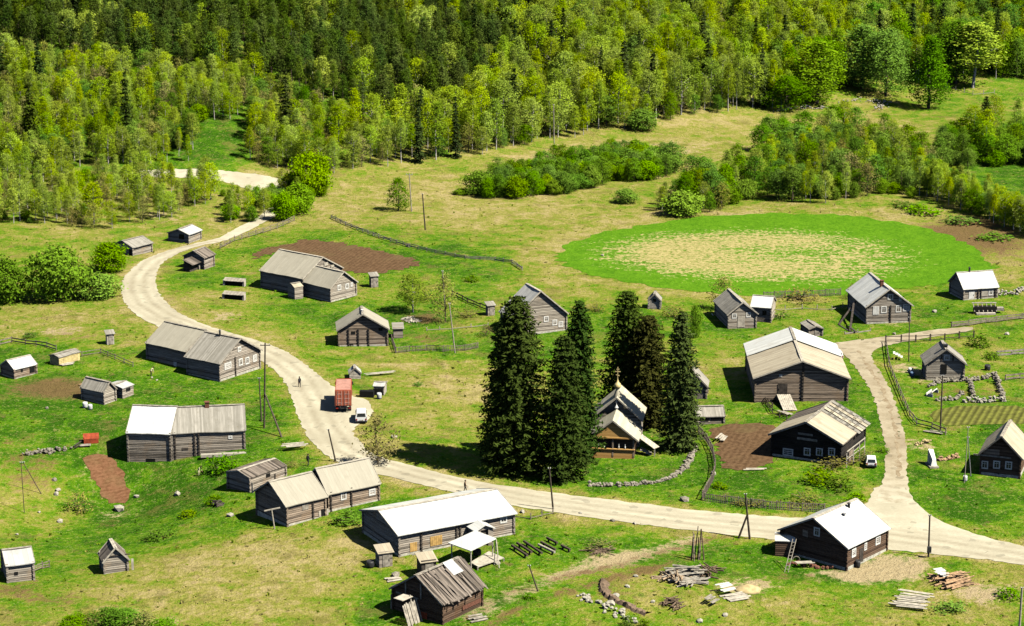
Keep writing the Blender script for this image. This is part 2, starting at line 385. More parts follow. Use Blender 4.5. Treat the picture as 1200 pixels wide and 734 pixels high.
def grass_mat(name, use_attr=True):
    t = NT(name); g = t.geo()
    big = t.noise(g, 0.045, 4, 0.6); mid = t.noise(g, 0.22, 5, 0.65, 0.6); fine = t.noise(g, 1.1, 5, 0.7); tiny = t.noise(g, 3.2, 3, 0.7)
    f = t.math('ADD', t.math('MULTIPLY', mid, 2.2), t.math('MULTIPLY', fine, 1.5))
    f = t.math('ADD', f, t.math('MULTIPLY', big, 1.2))            # mean about 2.45
    d = t.math('MULTIPLY', t.math('ADD', t.math('SUBTRACT', f, 2.45 - 0.19), t.attr('dry')), 1 / 1.35)
    c = t.ramp(d, [(0.02, (0.032, 0.105, 0.003)), (0.24, (0.070, 0.185, 0.004)), (0.42, (0.130, 0.228, 0.009)), (0.56, (0.205, 0.240, 0.030)), (0.72, (0.275, 0.258, 0.058)), (0.98, (0.40, 0.325, 0.14))])
    c = t.mix(t.rng(tiny, 0.54, 0.66, 0, 0.6), c, t.mix(0.55, c, (0.02, 0.05, 0.004)))
    c = t.mix(t.rng(t.noise(t.mapp(g, loc=(31, 7, 0)), 2.3, 3, 0.75), 0.57, 0.66, 0, 0.6), c, t.mix(0.6, c, (0.52, 0.48, 0.18)))
    c = t.mix(t.rng(t.noise(t.mapp(g, loc=(1, 70, 0)), 0.16, 5, 0.72), 0.53, 0.66, 0, 0.6), c, (0.17, 0.15, 0.04))
    c = t.mix(t.rng(t.noise(g, 0.9, 4, 0.8), 0.58, 0.66, 0, 0.55), c, (0.34, 0.31, 0.10))
    c = t.mix(t.rng(t.noise(t.mapp(g, loc=(9, 5, 0)), 0.4, 5, 0.75), 0.59, 0.67, 0, 0.5), c, (0.045, 0.13, 0.007))
    c = t.mix(t.rng(t.noise(t.mapp(g, loc=(3, 15, 0)), 0.5, 5, 0.75), 0.60, 0.67, 0, 0.65), c, (0.16, 0.105, 0.045))
    nn = t.math('ADD', t.math('MULTIPLY', fine, 1.5), t.math('MULTIPLY', mid, 1.5))
    c = t.mix(t.rng(t.math('ADD', nn, t.math('SUBTRACT', t.attr('sand'), 2.05)), -0.22, 0.2, 0, .95), c, t.mix(fine, (0.34, 0.25, 0.13), (0.50, 0.41, 0.25)))
    c = t.mix(t.rng(t.math('ADD', nn, t.math('SUBTRACT', t.attr('soil'), 2.05)), -0.3, 0.3, 0, 0.9), c, t.mix(fine, (0.10, 0.06, 0.025), (0.22, 0.14, 0.065)))
    h = t.math('ADD', t.math('MULTIPLY', fine, 0.9), t.math('MULTIPLY', tiny, 0.6))
    return t.fin(c, 0.95, t.bump(h, 0.5, 1.0), 0.05)
M['grass'] = grass_mat('grass')
ground = link('ground', ground_me, None, [M['grass']]); tag(ground, kind='structure')
# ------------------------------------------------------------------ sheets lying on the ground
def smooth(pts, it=2):
    for _ in range(it):
        out = []
        n = len(pts)
        for i in range(n):
            a = pts[i]; b = pts[(i + 1) % n]
            out.append((a[0] * .75 + b[0] * .25, a[1] * .75 + b[1] * .25)); out.append((a[0] * .25 + b[0] * .75, a[1] * .25 + b[1] * .75))
        pts = out
    return pts
def sheet(name, poly, mat, dz=0.03, jit=0.22, cell=3.0, step=0.8, smooth_it=1, attr=None, label=None, seed=1, wob=0.0):
    rg = random.Random(seed)
    P = [gp(*p) for p in smooth(poly, smooth_it)]
    P2 = [(p.x + wob * (math.sin(p.y * .41 + p.x * .3) + .7 * math.sin(p.x * .83 + 1)), p.y + wob * 1.3 * (math.sin(p.x * .37) + .7 * math.sin(p.y * .7 + 2))) for p in P]; out = []
    for a, b in zip(P2, P2[1:] + P2[:1]):
        L = math.hypot(b[0] - a[0], b[1] - a[1]); k = max(1, int(L / step))
        for i in range(k):
            u = i / k; nx, ny = (b[1] - a[1]) / (L + 1e-9), -(b[0] - a[0]) / (L + 1e-9); j = rg.gauss(0, jit)
            out.append((a[0] + (b[0] - a[0]) * u + nx * j, a[1] + (b[1] - a[1]) * u + ny * j))
    cv, ce, cf = delaunay_2d_cdt([Vector(q) for q in out], [], [list(range(len(out)))], 1, 1e-5)[:3]
    bm = bmesh.new(); vs = [bm.verts.new((q.x, q.y, 0)) for q in cv]
    for f in cf: bm.faces.new([vs[i] for i in f])
    x0, x1 = min(p[0] for p in out), max(p[0] for p in out); y0, y1 = min(p[1] for p in out), max(p[1] for p in out)
    for ax, lo, hi in ((0, x0, x1), (1, y0, y1)):
        c = lo + cell
        while c < hi:
            co = [0, 0, 0]; co[ax] = c; no = [0, 0, 0]; no[ax] = 1
            bmesh.ops.bisect_plane(bm, geom=bm.verts[:] + bm.edges[:] + bm.faces[:], plane_co=co, plane_no=no); c += cell
    for v in bm.verts: v.co.z = tz(v.co.x, v.co.y) + dz
    bmesh.ops.recalc_face_normals(bm, faces=bm.faces)
    me = bpy.data.meshes.new(name); bm.to_mesh(me); bm.free()
    if me.polygons and me.polygons[0].normal.z < 0: me.flip_normals()
    if attr:
        co = np.zeros(len(me.vertices) * 3); me.vertices.foreach_get('co', co); co = co.reshape(-1, 3)
        at = me.attributes.new('core', 'FLOAT', 'POINT'); at.data.foreach_set('value', attr(co[:, 0], co[:, 1]).astype(np.float32))
    o = link(name, me, None, [mat]); tag(o, kind='structure'); return o
MIDL = [(250,285),(210,293),(180,306),(163,324),(161,340),(170,356),(194,371),(240,388),(290,404),(330,424),(356,446),(372,474),(384,502),(404,527),(436,542),(490,556),(560,573),(640,588),(720,600),(800,610),(880,618),(960,624),(1040,630),(1100,638),(1160,648),(1240,660)]
def tracks(x, y, P=None, g=1.15, w=.6):
    P = [gp(*p) for p in MIDL]; d = np.full(len(x), 1e9)
    for a, b in zip(P[:-1], P[1:]):
        ex, ey = b.x - a.x, b.y - a.y; t = np.clip(((x - a.x) * ex + (y - a.y) * ey) / (ex * ex + ey * ey), 0, 1)
        d = np.minimum(d, np.hypot(x - a.x - t * ex, y - a.y - t * ey))
    return np.exp(-((d - g) / w) ** 2) * .8 + np.exp(-((d - 2.9) / .6) ** 2) * .45
sheet('road', ROAD_OUT + ROAD_IN, M['road_gravel'], 0.05, 0.13, cell=0.65, attr=tracks)
sheet('upper_road', [(160,199),(200,199),(240,198),(290,203),(325,208),(338,216),(334,226),(322,232),(306,229),(285,219),(255,211),(215,208),(165,208)], M['road_gravel'], 0.05, 0.3)
sheet('side_track', [(1068,590),(1066,574),(1062,550),(1062,517),(1052,480),(1041,450),(1027,430),(1021,417),(1026,408),(1060,401),(1100,394),(1140,388),(1140,383),(1100,386),(1060,392),(1020,397),(995,400),(974,403),
                     (984,410),(994,420),(1005,434),(1019,454),(1029,482),(1037,517),(1038,550),(1032,574),(1026,590)], M['track_dirt'], 0.055, 0.13, cell=1.5, attr=lambda x, y: np.clip(1.55 - np.hypot(x - gp(1050, 596).x, y - gp(1050, 596).y) / 11.0, 0, 1.18))
# wheel ruts and old asphalt scraps darken strips of the road itself
t = NT('rut_dirt'); g = t.geo(); n = t.noise(g, 0.9, 5, 0.7); M['rut_dirt'] = t.fin(t.mix(t.rng(n, .35, .65), (0.22, 0.165, 0.10), (0.34, 0.28, 0.185)), 0.95, spec=0.1)
sheet('track_middle', [(1052,560),(1051,535),(1049,510),(1040,476),(1029,450),(1015,430),(1004,412),(1007,411),(1018,429),(1033,450),(1044,476),(1053,510),(1054,535),(1056,560)], M['rut_dirt'], 0.064, 0.2, seed=5)
# the oval field
t = NT('field_grass'); g = t.geo(); fi = t.noise(g, 1.3, 5, 0.7); mi = t.noise(g, 0.3, 4, 0.65); st = t.noise(t.mapp(g, (0.09, 0.5, 1)), 1.6, 5, 0.7, 0.8)
c = t.mix(t.rng(t.math('ADD', fi, t.math('MULTIPLY', mi, .6)), .55, 1.05), (0.058, 0.165, 0.005), (0.115, 0.255, 0.010))
k = t.math('ADD', t.math('ADD', t.math('MULTIPLY', st, 1.5), t.math('MULTIPLY', fi, 1.9)), t.math('SUBTRACT', t.attr('core'), 2.16))
c = t.mix(t.rng(k, -0.06, 0.10), c, t.mix(t.rng(fi, .35, .65), (0.24, 0.23, 0.07), (0.44, 0.37, 0.16)))
M['field_grass'] = t.fin(c, 0.95, t.bump(fi, 0.35, 1.0), 0.05)
OV = [(648,300),(664,287),(700,274),(760,262),(830,253),(900,250),(970,251),(1040,258),(1100,271),(1142,291),(1166,312),(1150,326),(1100,333),(1040,340),(990,346),(930,348),(860,346),(800,341),(740,333),(690,322),(660,312)]
def core(x, y):
    c = gp(885, 298); s = 6.0; out = np.zeros(len(x))
    e = ((x - c.x) / 31.0) ** 2 + ((y - c.y) / 22.0) ** 2
    w = 0.70 - 0.62 * np.clip(e - 0.36, 0, 1.9)
    c2 = gp(955, 299); e2 = ((x - c2.x) / 17.0) ** 2 + ((y - c2.y) / 9.0) ** 2
    return np.clip(w - 0.30 * np.exp(-e2), -0.2, 0.8)
sheet('oval_field', OV, M['field_grass'], 0.04, 0.6, cell=2.0, step=1.6, smooth_it=3, attr=core, wob=.25)
sheet('ploughed_field', [(335,286),(352,281),(385,282),(420,288),(460,297),(496,306),(488,312),(455,318),(425,322),(400,318),(370,300),(345,296),(320,296),(290,306),(300,296)], M['soil_brown'], 0.045, 0.7, wob=.35)
sheet('ploughed_garden', [(829,500),(845,497),(880,497),(912,500),(915,520),(905,545),(886,551),(850,551),(843,535),(836,515)], M['soil_brown'], 0.045, 0.5, wob=.35)
sheet('ploughed_strip', [(104,532),(122,530),(138,547),(148,566),(153,584),(143,590),(121,591),(116,574),(102,552),(98,540)], M['soil_red'], 0.045, 0.35)
t = NT('garden_rows'); g = t.geo(); s = t.sep(t.mapp(g, rot=(0, 0, 0.35))); w = t.math('SINE', t.math('MULTIPLY', s[0], 6.283 / 0.95)); n = t.noise(g, 1.2, 4, .7)
M['garden_rows'] = t.fin(t.mix(t.rng(t.math('ADD', t.math('MULTIPLY', w, .10), n), .3, .75), (0.085, 0.085, 0.022), (0.17, 0.18, 0.035)), 0.95, t.bump(w, 0.12, 0.6), 0.05)
sheet('garden_bed', [(1089,480),(1130,476),(1210,476),(1215,497),(1150,498),(1095,499)], M['garden_rows'], 0.045, 0.2)

# grass tufts standing on the green, straw coloured where the ground is dry
def inside(x, y, polypx):
    P = [gp(*p) for p in polypx]; r = np.zeros(len(x), bool); j = len(P) - 1
    for i in range(len(P)):
        a, b = P[i], P[j]
        c = ((a.y > y) != (b.y > y)) & (x < (b.x - a.x) * (y - a.y) / (b.y - a.y + 1e-9) + a.x); r ^= c; j = i
    return r
def tufts():
    rg = np.random.default_rng(8); n = 4500
    y = 248 + (545 - 248) * rg.random(n) ** 1.25; x = (rg.random(n) - .5) * 2 * (y * 0.235 + 6)
    bad = inside(x, y, ROAD_OUT + ROAD_IN) | inside(x, y, OV)
    for pl in ([(160,199),(240,198),(338,216),(322,232),(285,219),(165,208)], [(1089,480),(1215,476),(1215,497),(1095,499)], [(1059,574),(1056,528),(1040,470),(1022,424),(1030,406),(1140,388),(1140,383),(1020,398),(974,404),(996,428),(1014,470),(1031,524),(1029,574)],
               [(829,500),(845,497),(912,500),(915,520),(905,545),(850,551),(836,515)], [(104,532),(122,530),(148,566),(153,584),(121,591),(102,552)], [(290,306),(335,286),(385,282),(496,306),(425,322),(370,300)]):
        bad |= inside(x, y, pl)
    x, y = x[~bad], y[~bad]
    ix = np.clip(np.searchsorted(XS, x), 0, len(XS) - 1); iy = np.clip(np.searchsorted(YS, y), 0, len(YS) - 1)
    d = dry[iy, ix]; so = (soil + sand)[iy, ix]
    k = rg.random(len(x)) < np.clip(1.0 - so * 1.3, .05, 1); x, y, d = x[k], y[k], d[k]; n = len(x)
    h = rg.uniform(.10, .26, n) * (1 + 1.0 * (rg.random(n) < .06)); w = rg.uniform(.10, .24, n); a = rg.uniform(0, 3.14, n); z = T(x, y) - .03
    V = []
    for da in (0, 1.5):
        cx, sx = np.cos(a + da) * w, np.sin(a + da) * w; l = rg.normal(size=(2, n)) * .07
        V.append(np.stack([np.stack([x - cx, y - sx, z], 1), np.stack([x + cx, y + sx, z], 1), np.stack([x + cx * 1.3 + l[0], y + sx * 1.3 + l[1], z + h], 1), np.stack([x - cx * 1.1 + l[0], y - sx * 1.1 + l[1], z + h * .8], 1)], 1))
    v = np.concatenate(V, 0).reshape(-1, 3)
    tone = np.repeat(np.concatenate([np.clip(d + rg.normal(size=n) * .22, 0, 1)] * 2), 4)
    t = NT('grass_blades'); at = t.attr('tone'); c = t.ramp(at, [(0.0, (0.09, 0.22, 0.008)), (0.35, (0.19, 0.32, 0.014)), (0.6, (0.32, 0.36, 0.04)), (0.85, (0.48, 0.42, 0.14))])
    df = t.n('ShaderNodeBsdfDiffuse'); t.lk(c, df.inputs[0]); tr = t.n('ShaderNodeBsdfTranslucent'); t.lk(c, tr.inputs[0]); mx = t.n('ShaderNodeMixShader'); mx.inputs[0].default_value = .4
    t.lk(df.outputs[0], mx.inputs[1]); t.lk(tr.outputs[0], mx.inputs[2]); t.lk(mx.outputs[0], t.out.inputs[0])
    nq = len(v) // 4; me = bpy.data.meshes.new('grass_tufts'); me.vertices.add(len(v)); me.vertices.foreach_set('co', v.astype(np.float32).ravel())
    me.loops.add(len(v)); me.loops.foreach_set('vertex_index', np.arange(len(v), dtype=np.int32)); me.polygons.add(nq); me.polygons.foreach_set('loop_start', np.arange(0, 4 * nq, 4, dtype=np.int32)); me.update(calc_edges=True)
    ta = me.attributes.new('tone', 'FLOAT', 'POINT'); ta.data.foreach_set('value', tone.astype(np.float32)); me.materials.append(t.mat)
    o = link('grass_tufts', me); tag(o, 'short tufts of grass all over the village ground', 'grass', kind='stuff')

tufts()
# ------------------------------------------------------------------ foliage
def leafmat(name, c_lo, c_hi, c_alt, trans=0.3, tcol=None):
    t = NT(name); geo = t.n('ShaderNodeNewGeometry'); isl = geo.outputs['Random Per Island']
    oi = t.n('ShaderNodeObjectInfo').outputs['Random']; tone = t.attr('tone')
    c = t.mix(t.math('ADD', t.math('MULTIPLY', tone, .65), t.math('MULTIPLY', isl, .35)), c_lo, c_hi)
    c = t.mix(t.math('MULTIPLY', oi, 0.75), c, c_alt)
    hv = t.n('ShaderNodeHueSaturation'); t.lk(c, hv.inputs['Color']); t.lk(t.math('ADD', 0.72, t.math('MULTIPLY', t.math('FRACT', t.math('MULTIPLY', oi, 7.31)), 0.55)), hv.inputs['Value']); t.lk(t.math('ADD', 0.485, t.math('MULTIPLY', t.math('FRACT', t.math('MULTIPLY', oi, 13.7)), 0.022)), hv.inputs['Hue']); t.lk(t.math('ADD', 0.92, t.math('MULTIPLY', t.math('FRACT', t.math('MULTIPLY', oi, 3.3)), 0.2)), hv.inputs['Saturation'])
    c = hv.outputs['Color']
    d = t.n('ShaderNodeBsdfDiffuse'); t.lk(c, d.inputs[0]); tr = t.n('ShaderNodeBsdfTranslucent'); t.lk(c, tr.inputs[0])
    mx = t.n('ShaderNodeMixShader'); mx.inputs[0].default_value = trans; t.lk(d.outputs[0], mx.inputs[1]); t.lk(tr.outputs[0], mx.inputs[2])
    t.lk(mx.outputs[0], t.out.inputs[0]); M[name] = t.mat
leafmat('leaf_birch', (0.180, 0.324, 0.017), (0.432, 0.600, 0.036), (0.432, 0.552, 0.054), 0.42)
leafmat('leaf_bush', (0.102, 0.252, 0.010), (0.235, 0.450, 0.019), (0.260, 0.430, 0.026), 0.38)
leafmat('leaf_alder', (0.063, 0.189, 0.014), (0.165, 0.360, 0.020), (0.205, 0.340, 0.028), 0.36)
leafmat('leaf_bare', (0.196, 0.218, 0.057), (0.380, 0.425, 0.069), (0.322, 0.276, 0.092), 0.35)
leafmat('needle_pine', (0.036, 0.088, 0.011), (0.112, 0.195, 0.024), (0.135, 0.185, 0.028), 0.26)
leafmat('needle_spruce', (0.011, 0.030, 0.008), (0.054, 0.095, 0.018), (0.061, 0.084, 0.016), 0.08)
leafmat('needle_brown', (0.016, 0.026, 0.008), (0.075, 0.078, 0.019), (0.078, 0.057, 0.016), 0.08)
def cards(C, Nrm, S, tone, rng, asp=0.6):
    n = len(C); Nrm = Nrm / (np.linalg.norm(Nrm, axis=1, keepdims=True) + 1e-9)
    r = rng.normal(size=(n, 3)); t1 = np.cross(Nrm, r); t1 /= np.linalg.norm(t1, axis=1, keepdims=True) + 1e-9
    t2 = np.cross(Nrm, t1); S = np.asarray(S).reshape(-1, 1)
    v = np.stack([C + t1 * S, C + t2 * S * asp, C - t1 * S, C - t2 * S * asp], 1).reshape(-1, 3)
    return v, np.repeat(tone, 4)
def card_mesh(name, v, tone, mat):
    n = len(v) // 4; me = bpy.data.meshes.new(name)
    me.vertices.add(len(v)); me.vertices.foreach_set('co', v.astype(np.float32).ravel())
    me.loops.add(len(v)); me.loops.foreach_set('vertex_index', np.arange(len(v), dtype=np.int32))
    me.polygons.add(n); me.polygons.foreach_set('loop_start', np.arange(0, 4 * n, 4, dtype=np.int32))
    me.update(calc_edges=True)
    at = me.attributes.new('tone', 'FLOAT', 'POINT'); at.data.foreach_set('value', tone.astype(np.float32))
    me.materials.append(mat); return me
def crown(name, mat, H, zb, R, shape, nclump, per, size, seed, spread=0.5, lumpy=0.25, lean=0.0):
    """leaf clusters gathered round branch tips inside an uneven envelope"""
    rng = np.random.default_rng(seed)
    ph = rng.uniform(0, 6.28, 4)
    t = rng.random(nclump) ** 0.85; th = rng.uniform(0, 6.283, nclump)
    if shape == 'birch': prof = np.sin(np.pi * np.clip(t * 0.93 + 0.05, 0, 1) ** 0.75) ** 0.8 * (1 - 0.25 * t)
    elif shape == 'dome': prof = np.sqrt(np.clip(1 - (2 * t - 0.78) ** 2 / 1.52, 0.03, 1))
    elif shape == 'round': prof = np.sqrt(np.clip(1 - (2 * t * 0.95 - 0.85) ** 2 * 0.95, 0.02, 1))
    elif shape == 'column': prof = np.clip(np.sin(np.pi * np.clip(t + 0.03, 0, 1)) ** 0.45, .1, 1) * (1 - .35 * t)
    elif shape == 'pine': prof = np.clip(1 - t, 0, 1) ** 0.55 * 0.95 + 0.05
    elif shape == 'cone': prof = (1 - t) * 0.98 + 0.03
    env = 1 + lumpy * np.sin(2 * th + ph[0] + 5 * t) + lumpy * 0.7 * np.sin(3 * th + ph[1] - 8 * t)
    rr = R * prof * env * (0.35 + 0.65 * rng.random(nclump) ** 0.5)
    z = zb + (H - zb) * t
    c = np.stack([rr * np.cos(th), rr * np.sin(th), z], 1)
    c[:, 0] += lean * t
    k = np.repeat(np.arange(nclump), per)
    sp = spread * (0.6 + 0.8 * rng.random(nclump))
    C = c[k] + rng.normal(size=(len(k), 3)) * sp[k, None] * np.array([1, 1, 0.75])
    out = C - np.array([0, 0, (zb + H) * 0.45]); out /= np.linalg.norm(out, axis=1, keepdims=True) + 1e-6
    N = out * 0.9 + rng.normal(size=C.shape) * 0.75 + np.array([0, 0, 0.35])
    tone = np.clip(rng.random(nclump)[k] * 0.8 + rng.random(len(k)) * 0.2, 0, 1)
    S = size * rng.uniform(0.6, 1.25, len(k))
    v, tn = cards(C, N, S, tone, rng)
    return card_mesh(name, v, tn, mat), c
def trunk_mesh(name, H, r, limbs, mat, seed, bend=0.25):
    rg = random.Random(seed); m = MB(); pts = []
    n = 6
    for i in range(n + 1):
        u = i / n; pts.append(Vector((bend * math.sin(u * 3 + seed) * u, bend * math.cos(u * 2 + seed) * u - bend * u, H * u - (0.3 if i == 0 else 0))))
    for i in range(n): m.tube(pts[i], pts[i + 1], r * (1 - 0.85 * i / n), r * (1 - 0.85 * (i + 1) / n), 6, cap=(i == n - 1))
    for c in limbs:
        u = max(0.12, min(0.9, (c[2] - math.hypot(c[0], c[1]) * 0.7) / H)); i = min(n - 1, int(u * n)); p = pts[i].lerp(pts[i + 1], u * n - i)
        m.tube(p, Vector(c), r * 0.32 * (1 - u * .6), 0.02, 4, cap=False)
    me = m.mesh(name); me.materials.append(mat); return me
def spruce_mesh(name, mat, H, R, whorls, nb, seed, size, droop=0.35, zb=0.6, width_pow=0.8, gap=0.0):
    rng = np.random.default_rng(seed); Cs = []; Ns = []; Ss = []; Ts = []
    for w in range(whorls):
        u = (w + rng.uniform(-.3, .3)) / whorls; u = min(max(u, 0), .995)
        z0 = zb + (H - zb) * u; L0 = R * (1 - u) ** width_pow * (1 if u > .08 else .8) + 0.15
        a0 = rng.uniform(0, 6.28)
        for b in range(nb):
            if rng.random() < gap: continue
            a = a0 + 6.283 * b / nb + rng.normal() * 0.22; L = L0 * rng.uniform(0.62, 1.18); tb = rng.random()
            k = max(3, int(L / (size * 0.36)))
            s = (np.arange(k) + rng.random(k)) / k
            x = L * s; zz = z0 - droop * L * s ** 1.5 * (1 - 0.35 * u) + 0.18 * L * s ** 3 + 0.12 * L * (1 - s) * 0
            wd = 0.24 * L * (1 - s * 0.75); lat = rng.normal(size=k) * wd * 0.6
            C = np.stack([x * math.cos(a) - lat * math.sin(a), x * math.sin(a) + lat * math.cos(a), zz - np.abs(rng.normal(size=k)) * size * 0.5 * s], 1)
            N = np.stack([np.full(k, 0.35 * math.cos(a)), np.full(k, .35 * math.sin(a)), np.full(k, .75)], 1) + rng.normal(size=(k, 3)) * 0.5
            Cs.append(C); Ns.append(N); Ss.append(size * rng.uniform(.65, 1.25, k)); Ts.append(np.clip(tb * .7 + rng.random(k) * .3, 0, 1))
    C = np.concatenate(Cs); v, tn = cards(C, np.concatenate(Ns), np.concatenate(Ss), np.concatenate(Ts), rng, 0.36)
    return card_mesh(name, v, tn, mat)
PROTO = {}
def proto(kind, cm, tm): PROTO.setdefault(kind, []).append((cm, tm))
for i in range(4):
    H = (13.0, 14.5, 12.0, 15.0)[i]; me, c = crown('birch_crown', M['leaf_birch'], H, H * (.20, .27, .16, .34)[i], (2.7, 2.3, 2.9, 2.2)[i], ('dome', 'birch', 'dome', 'birch')[i], 190, 15, 0.20, 20 + i, 0.45, 0.25, (.4, -.3, .2, 0)[i])
    proto('birch', me, trunk_mesh('birch_trunk', H * .93, 0.17, c[::9], M['birch_bark'], i))
for i in range(3):
    H = (6.0, 5.0, 7.0)[i]; me, c = crown('bush_foliage', M['leaf_bush'], H, 0.35, (2.9, 3.1, 2.7)[i], 'round', 280, 16, 0.21, 40 + i, 0.42, 0.18)
    proto('bush', me, trunk_mesh('bush_stem', H * .7, 0.12, c[::6], M['bark'], i))
for i in range(3):
    H = (11.0, 12.5, 9.5)[i]; me, c = crown('alder_crown', M['leaf_alder'], H, H * .08, (3.1, 2.9, 3.2)[i], 'dome', 200, 15, 0.22, 60 + i, 0.5, 0.28)
    proto('alder', me, trunk_mesh('alder_trunk', H * .9, 0.2, c[::8], M['bark'], i))
for i in range(2):
    H = (9.0, 7.5)[i]; me, c = crown('willow_crown', M['leaf_bare'], H, H * .1, (2.6, 2.8)[i], 'birch', 110, 9, 0.2, 80 + i, 0.5, 0.3)
    proto('bare', me, trunk_mesh('willow_stem', H * .9, 0.13, c[::3], M['bark'], i))
for i in range(3):
    H = (15.0, 16.5, 14.0)[i]; me, c = crown('pine_crown', M['needle_pine'], H, H * .34, (2.3, 2.1, 2.5)[i], 'pine', 140, 14, 0.22, 100 + i, 0.42, 0.3)
    proto('pine', me, trunk_mesh('pine_trunk', H * .95, 0.2, c[::8], M['bark'], i, .15))
for i in range(3):
    H = (17.0, 15.0, 19.0)[i]; me = spruce_mesh('spruce_crown', M['needle_spruce'], H, (2.6, 2.5, 2.7)[i], 22, 8, 120 + i, 0.55)
    proto('spruce', me, trunk_mesh('spruce_trunk', H * .97, 0.2, [], M['bark'], i, .05))
for i in range(2):
    me, c = crown('shrub_foliage', M['leaf_alder'], 1.5, 0.1, 1.1, 'round', 45, 9, 0.14, 140 + i, 0.22, 0.25)
    proto('shrub', me, trunk_mesh('shrub_stem', 0.9, 0.04, c[::4], M['bark'], i, .05))
for i in range(2):
    me, c = crown('twig_foliage', M['leaf_bare'], 1.8, 0.1, 1.2, 'round', 60, 6, 0.10, 150 + i, 0.25, 0.25)
    proto('dryshrub', me, trunk_mesh('shrub_stem', 1.2, 0.04, c[::2], M['bark'], i, .05))
for i in range(3):
    H = (18.0, 16.0, 19.0)[i]; me, c = crown('alder_crown', M['leaf_alder'], H, H * .07, (3.6, 3.8, 3.4)[i], ('column', 'dome', 'birch')[i], 460, 15, 0.22, 160 + i, 0.55, 0.28)
    proto('bigalder', me, trunk_mesh('alder_trunk', H * .9, 0.3, c[::14], M['bark'], i))
HB = {k: [max(v.co.z for v in m[0].vertices) for m in PROTO[k]] for k in PROTO}
PARTN = {'bigalder': ('crown', 'trunk'), 'birch': ('crown', 'trunk'), 'bush': ('foliage', 'stem'), 'alder': ('crown', 'trunk'), 'bare': ('crown', 'trunk'), 'pine': ('crown', 'trunk'), 'spruce': ('crown', 'trunk'), 'shrub': ('foliage', 'stem'), 'dryshrub': ('foliage', 'stem')}
NAMES = {'bigalder': 'alder_tree', 'birch': 'birch_tree', 'bush': 'leafy_bush', 'alder': 'alder_tree', 'bare': 'willow_tree', 'pine': 'pine_tree', 'spruce': 'spruce_tree', 'shrub': 'low_shrub', 'dryshrub': 'dry_shrub'}
CATS = {'bigalder': 'alder tree', 'birch': 'birch tree', 'bush': 'bush', 'alder': 'alder tree', 'bare': 'willow tree', 'pine': 'pine tree', 'spruce': 'spruce tree', 'shrub': 'shrub', 'dryshrub': 'shrub'}
def plant(kind, p, h, label, group=None, vi=None, wide=1.0, name=None, cat=None):
    i = R_.randrange(len(PROTO[kind])) if vi is None else vi
    s = h / HB[kind][i]
    e = empty(name or NAMES[kind], (p[0], p[1], p[2] - 0.05), R_.uniform(0, 6.28), label, cat or CATS[kind], group)
    e.scale = (s * wide, s * wide, s)
    link(PARTN[kind][0], PROTO[kind][i][0], e); link(PARTN[kind][1], PROTO[kind][i][1], e)
    return e
def plant_px(kind, bx, by, hpx, label, group=None, vi=None, wpx=None, **kw):
    p = gp(bx, by); s = F_ / (p.y * CP - (p.z - HC) * SP); h = hpx / (s * 0.965)
    w = 1.0
    if wpx:
        i = R_.randrange(len(PROTO[kind])) if vi is None else vi; vi = i
        xs = np.array([v.co.x for v in PROTO[kind][i][0].vertices]); bw = np.percentile(xs, 98) - np.percentile(xs, 2)
        w = (wpx / s) / (bw * h / HB[kind][i])
    return plant(kind, p, h, label, group, vi, w, **kw)
# tall old spruces round the chapel
def hero(name, mat, H, R, seed, **kw):
    return spruce_mesh(name, mat, H, R, int(H * 2.3), 15, seed, 0.36, **kw)
def big_spruce(bx, by, ty, wpx, label, seed, mat='needle_spruce', **kw):
    p = gp(bx, by); s = F_ / (p.y * CP - (p.z - HC) * SP); H = (by - ty) / (s * 0.965); R = wpx / s / 2
    e = empty('spruce_tree', p, 0, label, 'spruce tree', 'tall old spruces by the chapel')
    link('crown', hero('spruce_crown', M[mat], H, R * 1.14, seed, **kw), e)
    link('trunk', trunk_mesh('spruce_trunk', H * .97, 0.38, [], M['bark'], seed, .1), e)
    return e
big_spruce(606, 553, 346, 78, 'broad dark spruce at the left end of the clump, hiding the hill house', 201, width_pow=.36)
big_spruce(592, 540, 372, 56, 'dark spruce tucked behind the leftmost spruce of the clump, its tip showing to the left', 202, width_pow=.45)
big_spruce(660, 561, 391, 58, 'pointed dark green spruce standing nearest, just left of the chapel porch', 203, width_pow=.4)
big_spruce(678, 540, 352, 52, 'olive tinged spruce behind the pointed one left of the chapel', 204, width_pow=.45)
big_spruce(733, 490, 341, 62, 'tallest blackish spruce directly behind the chapel cross', 205, width_pow=.4)
big_spruce(758, 497, 368, 64, 'brownish dead-tinged spruce behind the right end of the chapel roof', 206, 'needle_brown', width_pow=.42)
big_spruce(796, 526, 364, 50, 'slim dark spruce standing alone to the right of the chapel', 207, width_pow=.5, gap=.12)
